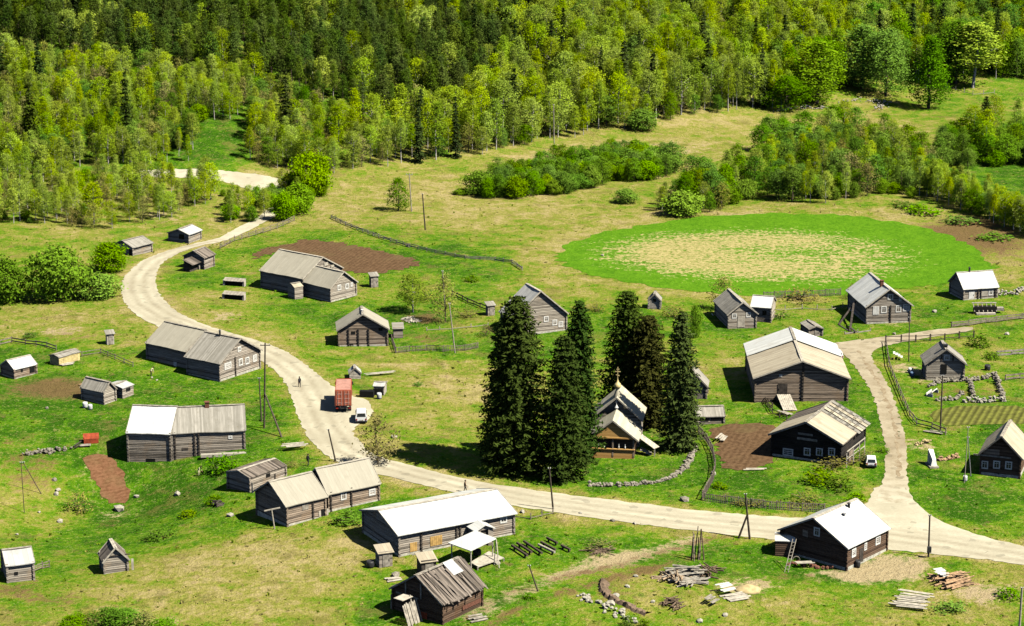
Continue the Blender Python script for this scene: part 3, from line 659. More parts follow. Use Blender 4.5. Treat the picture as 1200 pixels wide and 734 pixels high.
# ------------------------------------------------------------------ woods
def inpoly(x, y, P):
    r = False; j = len(P) - 1
    for i in range(len(P)):
        if (P[i][1] > y) != (P[j][1] > y) and x < (P[j][0] - P[i][0]) * (y - P[i][1]) / (P[j][1] - P[i][1]) + P[i][0]: r = not r
        j = i
    return r
TREES = []   # (dist, kind, p, h, region)
OCC = []
def wood(region, polypx, kinds, spacing, hr, seed, n=4000, avoid=()):
    """scatter stems over a ground polygon given by the image rows it is seen in"""
    rg = random.Random(seed)
    P = [gp(*p) for p in polypx]; Q = [(p.x, p.y) for p in P]
    AV = [[(gp(*p).x, gp(*p).y) for p in a] for a in avoid]
    x0, x1 = min(q[0] for q in Q), max(q[0] for q in Q); y0, y1 = min(q[1] for q in Q), max(q[1] for q in Q)
    cell = {}
    tot = [k for k in kinds]; ws = [k[1] for k in kinds]
    for _ in range(n):
        x = rg.uniform(x0, x1); y = rg.uniform(y0, y1)
        if not inpoly(x, y, Q) or any(inpoly(x, y, a) for a in AV): continue
        k = rg.choices(tot, ws)[0][0]; sp = spacing * rg.uniform(.75, 1.3)
        ci = (int(x // 6), int(y // 6))
        if any((x - a) ** 2 + (y - b) ** 2 < sp * sp for i in (-1, 0, 1) for j in (-1, 0, 1) for (a, b) in cell.get((ci[0] + i, ci[1] + j), ())): continue
        cell.setdefault(ci, []).append((x, y))
        h = rg.uniform(*hr[k])
        TREES.append((math.hypot(x, y), k, (x, y, tz(x, y)), h, region))
HR = {'birch': (8, 13), 'alder': (7, 11), 'bush': (3.5, 6), 'bare': (5, 8), 'pine': (12, 16.5), 'spruce': (11, 18)}
wood('edge', [(388,206),(430,198),(500,190),(560,182),(640,167),(700,158),(760,147),(830,132),(925,127),(935,110),(900,96),(830,100),(760,112),(700,124),(640,134),(560,150),(500,160),(430,168),(394,184)],
     [('birch', .74), ('alder', .11), ('spruce', .06), ('bare', .09)], 2.7, dict(HR, birch=(7, 15), alder=(4, 8)), 1, 5000)
wood('hillbirch', [(560,150),(640,134),(760,112),(900,96),(1000,80),(1010,-8),(720,-8),(600,40),(590,90)], [('birch', .77), ('spruce', .05), ('bare', .09), ('alder', .09)], 2.9, dict(HR, birch=(7, 14.5)), 2, 9000)
wood('pinehill', [(-40,55),(130,84),(280,100),(420,138),(560,132),(600,75),(610,28),(470,-8),(-40,-8)], [('pine', .87), ('birch', .09), ('spruce', .015), ('bare', .025)], 2.9, dict(HR, birch=(9, 13), pine=(8, 13.5)), 3, 16000)
wood('topspruce', [(440,-2),(500,14),(620,30),(720,16),(730,-8),(440,-9)], [('spruce', .9), ('birch', .1)], 3.0, dict(HR, spruce=(13, 19)), 4, 3000)
wood('leftbelt', [(-40,207),(60,200),(140,193),(235,192),(300,195),(388,203),(396,180),(405,146),(300,106),(150,90),(-40,62)], [('birch', .62), ('alder', .14), ('bare', .18), ('spruce', .01), ('bush', .05)], 2.8, dict(HR, birch=(6, 10), bare=(5, 8), alder=(5, 8)), 5, 9000,
     avoid=[[(236,203),(292,203),(292,142),(218,142)]])
UPR = [(155,190),(345,196),(350,236),(300,238),(240,220),(160,218)]
wood('grove', [(-40,292),(0,262),(60,262),(120,272),(150,262),(195,260),(225,243),(262,236),(262,214),(160,212),(60,204),(-40,212)], [('birch', .52), ('bare', .22), ('bush', .26)], 2.7, dict(HR, birch=(5.5, 9.5), bare=(3.5, 6), bush=(1.5, 3.2)), 6, 3000, avoid=[UPR, [(-60,305),(150,300),(150,274),(60,270),(-60,280)], [(100,262),(150,262),(150,246),(100,244)]])
wood('roadbush', [(262,262),(300,262),(330,252),(362,245),(380,226),(340,222),(300,240),(262,240)], [('bush', .6), ('birch', .4)], 3.2, dict(HR, birch=(5, 7), bush=(3, 4.5)), 7, 700, avoid=[[(262,300),(300,262),(345,250),(345,262),(262,300)]])
wood('belta', [(556,233),(600,233),(660,227),(720,215),(778,211),(790,197),(740,187),(690,196),(620,206),(565,222)], [('bush', .55), ('alder', .45)], 2.5, dict(HR, bush=(3.5, 6), alder=(4.5, 7.5)), 8, 2500)
wood('beltb', [(760,251),(830,252),(860,240),(900,233),(970,240),(1010,230),(1080,233),(1105,229),(1095,202),(1040,168),(985,158),(900,178),(880,204),(800,228)], [('alder', .36), ('bush', .30), ('birch', .26), ('bare', .08)], 3.0, dict(HR, alder=(4.5, 9.5), birch=(5.5, 10), bush=(2.5, 5.5)), 9, 3500)
wood('rightbelt', [(1080,229),(1130,249),(1200,275),(1240,289),(1240,277),(1200,263),(1140,239),(1098,223)], [('birch', .7), ('alder', .3)], 1.9, dict(HR, birch=(6, 8.5), alder=(4.5, 6.5)), 10, 2500)
wood('rightclump', [(1092,192),(1130,198),(1200,193),(1240,196),(1240,165),(1150,160),(1105,172)], [('alder', .5), ('bush', .4), ('birch', .1)], 2.8, dict(HR, alder=(5, 8)), 11, 1500)
wood('topright', [(925,112),(985,108),(1015,92),(1060,96),(1110,98),(1130,92),(1240,96),(1240,-8),(1000,-8),(1000,72),(900,92)], [('alder', .46), ('birch', .42), ('spruce', .06), ('bare', .06)], 3.8, dict(HR, alder=(9, 14), birch=(9, 14)), 12, 9000)
TREES.sort(key=lambda q: q[0])
RL = {'edge': ('%s along the front edge of the wood above the dry meadow', 'front of the wood above the meadow'),
      'hillbirch': ('%s on the wooded slope behind the upper meadow', 'trees of the wooded slope'),
      'pinehill': ('%s on the dark pine slope at upper left', 'trees of the pine slope'), 'topspruce': ('%s on the skyline slope top centre', 'trees at the top'),
      'leftbelt': ('%s in the mixed wood beyond the upper road bend', 'mixed wood beyond the upper road'),
      'grove': ('%s in the thin grove between upper road and roadside sheds', 'thin grove above the roadside sheds'),
      'roadbush': ('%s growing along the road behind the dark log barn', 'growth along the road by the log barn'),
      'belta': ('%s in the short thicket across the middle of the meadow', 'thicket in the middle of the meadow'),
      'beltb': ('%s in the thick belt of trees behind the oval field', 'belt of trees behind the oval field'),
      'rightbelt': ('%s in the row at right edge between field and green clearing', 'row of trees at the right edge'),
      'rightclump': ('%s in the clump above the green clearing at right', 'clump above the right clearing'),
      'topright': ('%s in the tall wood behind the stone heap at upper right', 'tall wood at upper right')}
KW = {'birch': 'light green birch', 'alder': 'mid green leafy alder', 'bush': 'rounded bright green bush', 'bare': 'thin brownish half bare willow', 'pine': 'dark olive pine', 'spruce': 'dark narrow spruce'}
far = {}
for i, (d, k, p, h, rg) in enumerate(TREES):
    if i < 300:
        lb, gr = RL[rg]; plant(k, p, h, lb % KW[k], gr + ', ' + KW[k] + ' kind', wide=R_.uniform(.85, 1.2))
    else: far.setdefault(k, []).append((p, h))
def far_wood(name, kind, items, label):
    me = bpy.data.meshes.new(name); n = len(items)
    me.vertices.add(n); me.vertices.foreach_set('co', np.array([(p[0], p[1], p[2] - .05) for p, h in items], np.float32).ravel())
    rg = np.random.default_rng(5); idx = rg.integers(0, len(PROTO[kind]), n)
    sc = np.array([items[i][1] / HB[kind][idx[i]] for i in range(n)])
    for nm, ty, val in (('pi', 'INT', idx.astype(np.int32)), ('sc', 'FLOAT', sc.astype(np.float32)), ('wd', 'FLOAT', (sc * rg.uniform(.85, 1.25, n)).astype(np.float32)), ('rt', 'FLOAT', rg.uniform(0, 6.28, n).astype(np.float32))):
        a = me.attributes.new(nm, ty, 'POINT'); a.data.foreach_set('value', val)
    o = link(name, me); tag(o, label, 'wood', kind='stuff')
    ng = bpy.data.node_groups.new(name, 'GeometryNodeTree')
    ng.interface.new_socket('Geometry', in_out='INPUT', socket_type='NodeSocketGeometry'); ng.interface.new_socket('Geometry', in_out='OUTPUT', socket_type='NodeSocketGeometry')
    N = ng.nodes; L = ng.links
    gi = N.new('NodeGroupInput'); go = N.new('NodeGroupOutput'); pts = N.new('GeometryNodeMeshToPoints'); L.new(gi.outputs[0], pts.inputs['Mesh'])
    def at(nm, ty):
        a = N.new('GeometryNodeInputNamedAttribute'); a.data_type = ty; a.inputs['Name'].default_value = nm; return a.outputs['Attribute']
    cs = N.new('ShaderNodeCombineXYZ'); L.new(at('wd', 'FLOAT'), cs.inputs[0]); L.new(at('wd', 'FLOAT'), cs.inputs[1]); L.new(at('sc', 'FLOAT'), cs.inputs[2])
    cr = N.new('ShaderNodeCombineXYZ'); L.new(at('rt', 'FLOAT'), cr.inputs[2])
    jn = N.new('GeometryNodeJoinGeometry')
    for part in (0, 1):
        gt = N.new('GeometryNodeGeometryToInstance')
        for (pm) in reversed(PROTO[kind]):
            # the shared crown and trunk meshes, read through one hidden-free source object per mesh
            oi = N.new('GeometryNodeObjectInfo'); oi.inputs['Object'].default_value = SRC[pm[part].name]; oi.inputs['As Instance'].default_value = True
            L.new(oi.outputs['Geometry'], gt.inputs[0])
        ip = N.new('GeometryNodeInstanceOnPoints'); ip.inputs['Pick Instance'].default_value = True
        L.new(pts.outputs[0], ip.inputs['Points']); L.new(gt.outputs[0], ip.inputs['Instance']); L.new(at('pi', 'INT'), ip.inputs['Instance Index'])
        L.new(cs.outputs[0], ip.inputs['Scale']); L.new(cr.outputs[0], ip.inputs['Rotation'])
        L.new(ip.outputs[0], jn.inputs[0])
    L.new(jn.outputs[0], go.inputs[0])
    md = o.modifiers.new('scatter', 'NODES'); md.node_group = ng
    return o
# each prototype mesh is read from a tree of its kind that stands in the scene
SRC = {}
def find_src():
    for o in bpy.data.objects:
        if o.type == 'MESH' and o.parent is not None and o.data.name not in SRC: SRC[o.data.name] = o
for k in PROTO:
    for (a, b) in PROTO[k]:
        pass
find_src()
for k in list(far):
    for i, pm in enumerate(PROTO[k]):
        if pm[0].name not in SRC:
            p, h = far[k].pop(0); d = None
            plant(k, p, h, KW[k] + ' at the front of the far wood, among its nearest trees', 'nearest trees of the far ' + KW[k] + ' wood', i)
find_src()
FL = {'birch': 'far light green birch wood covering the slope', 'alder': 'far mid green leafy trees of the upper wood', 'bush': 'far green bushes under the wood edge', 'bare': 'far brownish half bare trees scattered in the wood', 'pine': 'far dark olive pine wood on the upper left slope', 'spruce': 'far dark spruces scattered through the wood'}
FN = {'birch': 'birch_wood', 'alder': 'alder_wood', 'bush': 'far_thicket', 'bare': 'willow_wood', 'pine': 'pine_wood', 'spruce': 'spruce_wood'}
for k, v in far.items():
    if v: far_wood(FN[k], k, v, FL[k])
print('TREES', len(TREES), {k: len(v) for k, v in far.items()})
# ------------------------------------------------------------------ single trees and bushes that can be told apart
plant_px('bush', 6, 354, 56, 'big round bright bush cut by the left edge, lowest of the three', 'round bushes left of the road', 0, 50)
plant_px('bush', 68, 350, 64, 'biggest round bright green bush, middle of the three left of the road', 'round bushes left of the road', 1, 74)
plant_px('bush', 117, 349, 30, 'smaller bright bush at the road side end of the left bushes', 'round bushes left of the road', 2, 44)
plant_px('bush', 128, 318, 38, 'bright bush crowding the left shed beside the road', None, 0, 38)
plant_px('bush', 364, 226, 50, 'large pale green bush beside the end of the upper road', None, 1, 50)
plant_px('bush', 350, 250, 38, 'light bush below the large pale one by the upper road', None, 0, 34)
plant_px('bush', 333, 258, 34, 'slim light bush at the fence below the upper road', None, 2, 26)
plant_px('alder', 467, 247, 40, 'lone dark green column shaped bush in the dry meadow', None, 0, 22)
plant_px('birch', 484, 366, 48, 'small open crowned birch beside the log house yard', None, 0, 32)
plant_px('bare', 522, 378, 60, 'thin pale sapling just right of the small open birch', None, 0, 30)
plant_px('bare', 443, 545, 62, 'thin yellow green sapling at the roadside below the white car', None, 1, 40)
plant_px('bare', 848, 364, 42, 'yellow green half bare tree just behind the pale house', None, 0, 34)
plant_px('bush', 815, 396, 42, 'narrow green bush to the left of the pale house', None, 2, 14)
plant_px('spruce', 1155, 143, 30, 'small dark spruce on the slope at upper right', None, 0, 17)
plant_px('alder', 710, 147, 36, 'dark round bush at the foot of the birch wood edge', None, 1, 34)
plant_px('bush', 752, 152, 26, 'pale rounded bush jutting out of the wood edge into the meadow', None, 0, 34)
plant_px('bigalder', 957, 121, 72, 'tall dark green alder standing forward at upper right, left one', 'big alders above the stone heap', 0, 50)
plant_px('bigalder', 1038, 113, 80, 'tall bright alder standing just above the stone heap', 'big alders above the stone heap', 1, 44)
plant_px('bigalder', 1088, 127, 84, 'tall alder reaching lowest on the slope at upper right', 'big alders above the stone heap', 2, 46)
plant_px('birch', 1140, 103, 78, 'tall white trunked birch by the fence at upper right', None, 3, 50)
plant_px('bigalder', 1010, 104, 74, 'tall dark alder in the shade behind the pale rubble', None, 0, 44)
plant_px('bigalder', 1120, 98, 76, 'tall leafy alder right of the lowest reaching one', None, 1, 44)
plant_px('bigalder', 920, 128, 40, 'broad lower alder at the left end of the pale stone bank', None, 1, 44)
plant_px('bush', 540, 228, 8, 'little yellowish bush alone in the dry meadow', None, 0, 16)
plant_px('bush', 733, 238, 18, 'low bush standing clear in front of the tree belt', None, 1, 26)
plant_px('bush', 800, 252, 30, 'rounded bush at the left end of the tree belt', None, 0, 46)
for i, (x, y, h) in enumerate([(88, 752, 34), (108, 744, 30), (128, 750, 40), (150, 745, 34), (170, 752, 38), (190, 748, 24), (138, 738, 24)]): plant_px(('alder', 'bare', 'alder')[i % 3], x, y, h, 'dark green leafy shrub of the thicket along the bottom left edge' if i % 3 != 1 else 'brownish shrub of the thicket along the bottom left edge', 'thicket at the bottom left edge' if i % 3 != 1 else 'brownish thicket at the bottom left edge', None, 40)
SHR = [(262,553,22,34,'shrub','dark shrub at the near corner of the long grey barn'),(408,612,14,40,'shrub','brown green shrub below the straw roofed house'),(187,631,12,34,'shrub','low dark shrub on the slope above the small hut'),
       (222,605,9,24,'shrub','low shrub in the grass left of the rock heap'),(960,566,20,36,'shrub','leafy shrub in the garden before the black house'),(985,572,18,34,'shrub','dark green shrub by the garden corner near the track'),(1004,590,16,26,'shrub','shrub at the track side by the white roofed cabin'),
       (880,592,8,36,'dryshrub','brown dry shrub inside the roadside picket fence'),(945,590,12,44,'dryshrub','wide brown dry shrub behind the picket fence'),(1012,540,14,24,'dryshrub','twiggy bush beside the little white car'),(980,546,12,50,'dryshrub','dry twiggy growth under the windows of the black house'),
       (843,572,8,20,'shrub','small dark shrub at the picket fence corner'),(1035,530,8,14,'shrub','tiny shrub at the verge of the track'),(1148,406,16,26,'shrub','dark shrub right of the posts by the track'),(1163,420,8,22,'shrub','dark low shrub behind the far pen'),
       (92,600,26,30,'dryshrub','grey leafless shrub below the ploughed strip'),(553,330,9,16,'shrub','dark shrub in the green strip past the birch sapling'),(548,372,12,24,'dryshrub','dry shrub in the yard before the fence corner'),(500,352,16,26,'dryshrub','brown shrub left of the tall thin pole'),
       (570,394,16,18,'dryshrub','reddish dry shrub left of the spruce clump'),(703,641,10,36,'dryshrub','pile like brown shrub on the green by the dirt track'),(735,733,14,16,'shrub','dark shrub at bottom edge beside the ditch'),(755,735,12,14,'shrub','smaller dark shrub at bottom edge right of the ditch'),
       (700,365,10,24,'dryshrub','dry bush behind the chapel spruces'),(790,372,14,30,'dryshrub','dry bushes beside the little steep hut'),(905,372,12,40,'dryshrub','dry growth by the white annex'),(940,352,14,44,'dryshrub','tall dry growth at the edge of the oval field'),
       (725,515,14,16,'shrub','bush at the stair end of the chapel'),(1125,262,10,40,'shrub','low green shrub on the brown bank'),(1080,250,10,44,'shrub','low green shrub between field and tree belt'),(1165,280,8,40,'shrub','low dark shrub on the brown bank at right'),(1060,243,8,30,'shrub','green shrub on the bank left of the brown patch'),(490,452,5,12,'shrub','tuft on the bank beside the open cellar hut'),
       (252,590,12,22,'shrub','dark brush pile by the low grey shed'),(340,548,10,14,'dryshrub','twigs by the boards at the roadside'),(1183,700,14,30,'shrub','shrub by the post at the lower right'),(1115,715,10,40,'shrub','green tufted shrub at lower right'),(620,702,8,16,'shrub','tuft at the foot of the leaning pole'),
       (1000,350,20,20,'dryshrub','brown twigs left of the house with the pipe'),(35,395,6,20,'shrub','dark tuft on the slope above the cream hut'),(210,392,8,12,'shrub','tuft behind the roadside house')]
for (x, y, h, w, k, lb) in SHR: plant_px(k, x, y, h, lb, None, None, w)
# ------------------------------------------------------------------ log buildings
class Sec:
    """one gabled block. A,B = image points of the near eave's ends, P = apex of the gable at A; lengths are solved on the ground"""
    def __init__(s, root, A, B, P=None, h=2.8, z=None, W=None, rise=None, L=None, go=0.35, eo=0.4, wall='log_grey', roof='roof_grey', first=False, base=1.2):
        s.h = h; s.root = root; s.go, s.eo, s.wm, s.rm, s.base = go, eo, wall, roof, base
        if z is None:
            g = gp(A[0], A[1] + h * ppm(A[1]) * 0.96); z = g.z
        s.z = z
        a = flat(A[0], A[1], z + h); b = flat(B[0], B[1], z + h)
        a = Vector(a); b = Vector(b); u = (b - a); u.z = 0
        s.L = L or u.length; u.normalize(); n = Vector((-u.y, u.x, 0))
        if P is not None and W is None:
            d = Vector(rnd_ray(*P)); o = Vector((0, 0, HC)); t = (a - o).dot(u) / d.dot(u); Q = o + d * t
            off = (Q - a).dot(n); W = 2 * abs(off); rise = Q.z - a.z
            if off < 0: n = -n
        elif P is not None:
            d = Vector(rnd_ray(*P)); o = Vector((0, 0, HC)); t = (a - o).dot(u) / d.dot(u)
            if (o + d * t - a).dot(n) < 0: n = -n
        elif n.y < 0: n = -n
        s.W, s.rise = W, rise
        s.u, s.n, s.a = u, n, a
        right = u.cross(n).z > 0
        s.flip = not right
        org = a if right else a + u * s.L; xax = u if right else -u
        s.org = Vector((org.x, org.y, z)); s.ang = math.atan2(xax.y, xax.x)
        s.xA = 0.0 if right else s.L
        s.k = s.rise / (s.W / 2)
        s.wx0, s.wx1 = go, s.L - go; s.wy0, s.wy1 = eo, s.W - eo; s.wt = h + eo * s.k - 0.12
        print('   sec L=%.1f W=%.1f rise=%.1f h=%.1f z=%.1f' % (s.L, s.W, s.rise, h, z))
    def place(s, o):
        r = s.root
        loc = Matrix.Rotation(-r.rotation_euler.z, 3, 'Z') @ (s.org - r.location)
        o.location = loc; o.rotation_euler = (0, 0, s.ang - r.rotation_euler.z); return o
    def xl(s, t):      # fraction from A to B -> local x on the wall line
        x = s.go + t * (s.L - 2 * s.go); return x if not s.flip else s.L - x
    def top(s, y): return s.h + s.k * min(y, s.W - y) - 0.14
    def walls(s, name='wall', z0=None, only=None):
        m = MB(); z0 = -s.base if z0 is None else z0
        ch = 0.26; nz = int((s.h + s.rise - z0) / ch) + 1
        def strip(f, spans):
            # spans(z) -> (s0,s1); f(s,depth,z) -> point
            prof = []
            for i in range(nz + 1):
                zz = z0 + i * ch
                prof += [(zz, -0.035), (zz + ch * .22, 0.025), (zz + ch * .78, 0.025)]
            pr = None
            for zz, dp in prof:
                sp = spans(zz)
                if sp is None: break
                cur = (f(sp[0], dp, zz), f(sp[1], dp, zz))
                if pr: m.add([pr[0], pr[1], cur[1], cur[0]], [(0, 1, 2, 3)])
                pr = cur
        wx0, wx1, wy0, wy1 = s.wx0, s.wx1, s.wy0, s.wy1
        strip(lambda q, d, z: (q, wy0 - d, z), lambda z: (wx0, wx1) if z < s.wt else None)
        strip(lambda q, d, z: (q, wy1 + d, z), lambda z: (wx0, wx1) if z < s.wt else None)
        def gs(z):
            if z < s.wt - .05: return (wy0, wy1)
            y = (z - s.h + 0.14) / s.k
            return (max(y, wy0), min(s.W - y, wy1)) if y < s.W / 2 - .03 else None
        strip(lambda q, d, z: (wx0 - d, q, z), gs); strip(lambda q, d, z: (wx1 + d, q, z), gs)
        me = m.mesh(name); o = link(name, me, s.root, [M[s.wm]]); s.place(o)
        return o
    def ends(s, mat=None, corners=((0, 0), (1, 0), (0, 1), (1, 1))):
        for (i, j) in corners:
            m = MB(); x = (s.wx0, s.wx1)[i]; y = (s.wy0, s.wy1)[j]; ox = -.13 if i == 0 else .13; oy = -.13 if j == 0 else .13
            z = -s.base; k = 0
            while z < s.wt - .1:
                m.box((x + ox * .5, y + oy * .4, z + .12), (.30 if k % 2 else .22, .22 if k % 2 else .30, .22)); z += .26; k += 1
            o = m.build('corner_logs', M[mat or s.wm], s.root); s.place(o)
    def found(s, h=0.35, mat='stone_found'):
        m = MB(); m.box((s.L / 2, s.W / 2, h / 2 - .6), (s.wx1 - s.wx0 + .16, s.wy1 - s.wy0 + .16, h + 1.2)); o = m.build('foundation', M[mat], s.root); s.place(o); return o
    def roof(s, name='roof', mat=None, th=0.11, sag=0.085, seed=1, label=None, boards=True, x0=0, x1=None, ragged=0.0, lift=0.0, barge='board_grey'):
        rg = random.Random(seed + int(s.L * 10)); x1 = s.L if x1 is None else x1
        m = MB(); nx = max(4, int((x1 - x0) / 0.8)); ny = 5
        ph = rg.uniform(0, 6)
        for side in (0, 1):
            V = []; 
            for i in range(nx + 1):
                x = x0 + (x1 - x0) * i / nx
                for j in range(ny + 1):
                    v = j / ny; y = v * s.W / 2; z = s.h + s.k * y + lift
                    dz = sag * (math.sin(x * .7 + ph) * .35 - math.sin(math.pi * x / s.L) * v * 1.2 + rg.gauss(0, .18)); 
                    yy = y - (rg.uniform(0, ragged) if j == 0 else 0)
                    V.append((x, yy if side == 0 else s.W - yy, z + dz))
            n = len(V); V2 = V + [(a, b, c - th) for a, b, c in V]; F = []
            q = lambda i, j: i * (ny + 1) + j
            for i in range(nx):
                for j in range(ny):
                    F += [(q(i, j), q(i + 1, j), q(i + 1, j + 1), q(i, j + 1)), (n + q(i, j), n + q(i, j + 1), n + q(i + 1, j + 1), n + q(i + 1, j))]
                F += [(q(i, 0), n + q(i, 0), n + q(i + 1, 0), q(i + 1, 0))]
            for j in range(ny): F += [(q(0, j), q(0, j + 1), n + q(0, j + 1), n + q(0, j)), (q(nx, j), n + q(nx, j), n + q(nx, j + 1), q(nx, j + 1))]
            m.add(V2, F)
        o = m.build(name, M[mat or s.rm], s.root); s.place(o); tag(o, label)
        s.ro = o
        # ridge board
        r = MB(); zt = s.h + s.rise + lift
        for sd in (-1, 1):
            r.bar((x0 - .05, s.W / 2 + sd * .11, zt + .03 - .11 * s.k), (x1 + .05, s.W / 2 + sd * .11, zt + .03 - .11 * s.k), .24, .05)
        rb = r.build('ridge_board', M[barge], o)
        if boards:
            for xx in (x0, x1):
                b = MB()
                for sd in (0, 1):
                    ya = 0 if sd == 0 else s.W
                    b.bar((xx + (-.03 if xx == x0 else .03), ya, s.h - .06 + lift), (xx + (-.03 if xx == x0 else .03), s.W / 2, s.h + s.rise - .06 + lift), .05, .2)
                b.build('barge_board', M[barge], o)
        return o
    # --- placing things on walls: side 'near' | 'A' | 'B' ; (px,py) = image point
    def plane(s, side):
        if side == 'near': return s.a + s.n * s.eo, -s.n, s.u
        if side == 'A': return s.a + s.u * s.go, -s.u, s.n
        return s.a + s.u * (s.L - s.go), s.u, s.n
    def wallpt(s, side, px, py):
        p0, nr, t = s.plane(side); d = Vector(rnd_ray(px, py)); o = Vector((0, 0, HC)); k = (p0 - o).dot(nr) / d.dot(nr); q = o + d * k
        return q, nr, t
    def loc(s, v): return Matrix.Rotation(-s.root.rotation_euler.z, 3, 'Z') @ (Vector(v) - s.root.location)
    def dirl(s, v): return Matrix.Rotation(-s.root.rotation_euler.z, 3, 'Z') @ Vector(v)
    def window(s, side, px, py, w=1.0, h=1.2, frame='paint_white', pane='window_glass', bars=True, label=None, name='window'):
        q, nr, t = s.wallpt(side, px, py); z = Vector((0, 0, 1)); q = s.loc(q); nr = s.dirl(nr); t = s.dirl(t); fw = .17
        q = q + nr * .045; ax = (t, nr, z); m = MB()
        for sg in (-1, 1):
            m.box(q + t * (sg * (w / 2 - fw / 2)), (fw, .07, h), ax=ax); m.box(q + z * (sg * (h / 2 - fw / 2)), (w - 2 * fw, .068, fw), ax=ax)
        if bars:
            m.box(q - nr * .012, (.05, .036, h - 2 * fw), ax=ax); m.box(q + z * h * .14 - nr * .014, (w - 2 * fw, .03, .05), ax=ax)
        o = m.build(name, M[frame], s.root); tag(o, label)
        p = MB(); p.box(q - nr * .034, (w - 2 * fw + .02, .02, h - 2 * fw + .02), ax=ax); pp = p.build('pane', M[pane], o)
        return o
    def panel(s, name, side, px, py, w, h, mat, label=None, dep=.06, handle=False, out=.05):
        q, nr, t = s.wallpt(side, px, py); z = Vector((0, 0, 1)); q = s.loc(q); nr = s.dirl(nr); t = s.dirl(t)
        m = MB(); k = max(1, int(w / .25))
        for i in range(k):
            m.box(q + t * (w * ((i + .5) / k - .5)) + nr * out, (w / k - .02, dep, h * (1 - .02 * (i % 2))), ax=(t, nr, z))
        o = m.build(name, M[mat], s.root); tag(o, label)
        if handle:
            b = MB(); b.box(q + t * (w * .36) + nr * (out + dep), (.05, .06, .25), ax=(t, nr, z)); b.build('handle', M['metal_dark'], o)
        return o
    def post(s, side, px, mat='board_dark', w=.24, name='log_ends', py=None, z1=None):
        p0, nr, t = s.plane(side); q, _, _ = s.wallpt(side, px, py or to_px(p0 + t * 3 - Vector((0, 0, s.h * .5)))[1])
        q = s.loc(Vector((q.x, q.y, s.z))); nr = s.dirl(nr); t = s.dirl(t); z = Vector((0, 0, 1)); m = MB(); zz = -s.base; k = 0
        while zz < (z1 or s.wt) - .1:
            m.box(q + nr * (.10 if k % 2 else .07) + z * (zz + .12), (w if k % 2 else w * .9, .2 if k % 2 else .14, .22), ax=(t, nr, z)); zz += .26; k += 1
        return m.build(name, M[mat], s.root)
    def chimney(s, t, v=0.0, w=.5, h=1.0, mat='brick', tube=False, side=1):
        x = t * s.L if not s.flip else (1 - t) * s.L; y = s.W / 2 - v * s.W / 2 * side; z = s.top(y)
        m = MB()
        if tube:
            m.tube((x, y, z - .3), (x, y, z + h), w / 2, w / 2, 8); m.lathe([(w * .8, h * .92), (w * .1, h * 1.15)], (x, y, z + .02 * h), 8)
        else:
            m.box((x, y, z + h / 2 - .2), (w, w, h + .4)); m.box((x, y, z + h + .05), (w + .14, w + .14, .12))
        return m.build('chimney', M[mat], s.ro)
def house(name, label, cat, group=None, **kw):
    s = Sec.__new__(Sec); root = empty(name, (0, 0, 0), 0, label, cat, group)
    s.__init__(root, **kw)
    ax = s.org.copy(); root.location = ax; root.rotation_euler = (0, 0, s.ang)
    return s
def std(s, fd=0.3, ends=True, **kw):
    s.walls(); 
    if ends: s.ends()
    if fd: s.found(fd)
    s.roof(**kw); return s
# 1 roadside house
s = std(house('log_house', 'long grey log house below the road bend with two stepped roofs and white windows', 'house', A=(257.5,427.1), B=(215.4,418.4), P=(282.2,396.4), h=3.0, go=.45, eo=.35), seed=2)
s.window('A', 266.8, 428.8, 1.6, 1.1, pane='curtain_white'); s.window('A', 281.8, 424.4, .95, 1.15); s.window('A', 289.5, 422.8, .95, 1.15); s.window('A', 298.4, 419.9, .95, 1.15, pane='curtain_white'); s.window('A', 280.3, 409.2, .8, .8)
s.post('A', 275.5, 'board_dark'); s.chimney(.55, .05, .3, 1.0, 'metal_dark', True)
b = Sec(s.root, (217.6,412.6), (170,401.9), (240.8,386.4), h=3.3, z=s.z - .1, go=.1, eo=.35); b.walls(); b.ends(corners=((0,0),(1,0))); b.roof(seed=3, mat='roof_straw', label='paler rear roof of the barn end')
b.panel('door', 'near', 205.6, 429.5, .7, 1.5, 'paint_white', 'white door in the shaded long wall', handle=True)
b.panel('ramp_boards', 'near', 165, 426, 1.6, .5, 'board_grey', out=.9)
# 2 long barn, white and grey roof
zB = tz(*(gp(279, 526).xy))
s = house('log_barn', 'long log barn on the slope, roof half white metal and half grey boards', 'barn', A=(199.4,508.5), B=(288.2,504.7), h=2.9, z=zB, W=8.5, rise=2.75, go=.3, eo=.28, base=4.5); s.walls(); s.roof(seed=4); s.ends(corners=((0,0),(1,0),(1,1)))
l = Sec(s.root, (147.3,507.4), (200.0,509.2), h=2.9, z=zB, W=8.7, rise=2.95, go=.25, eo=.28, base=5.5); l.walls(); l.ends(corners=((0,0),(1,0),(0,1))); l.roof(seed=5, mat='roof_white', label='bright white metal roof half')
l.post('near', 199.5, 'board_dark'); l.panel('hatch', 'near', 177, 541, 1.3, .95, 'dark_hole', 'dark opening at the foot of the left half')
s.post('near', 205, 'board_dark'); s.post('near', 228, 'board_dark'); s.post('near', 233, 'board_dark')
s.panel('door', 'near', 217, 526, .9, .35, 'board_dark'); s.window('near', 270, 512.5, .6, .5, bars=False); s.chimney(.5, .02, .6, .7, 'brick')
m = MB(); q = s.loc(gp(262, 533)); m.box(q + Vector((0, -.3, .1)), (6.5, .8, .4)); m.build('stone_step', M['stone_pale'], s.root)
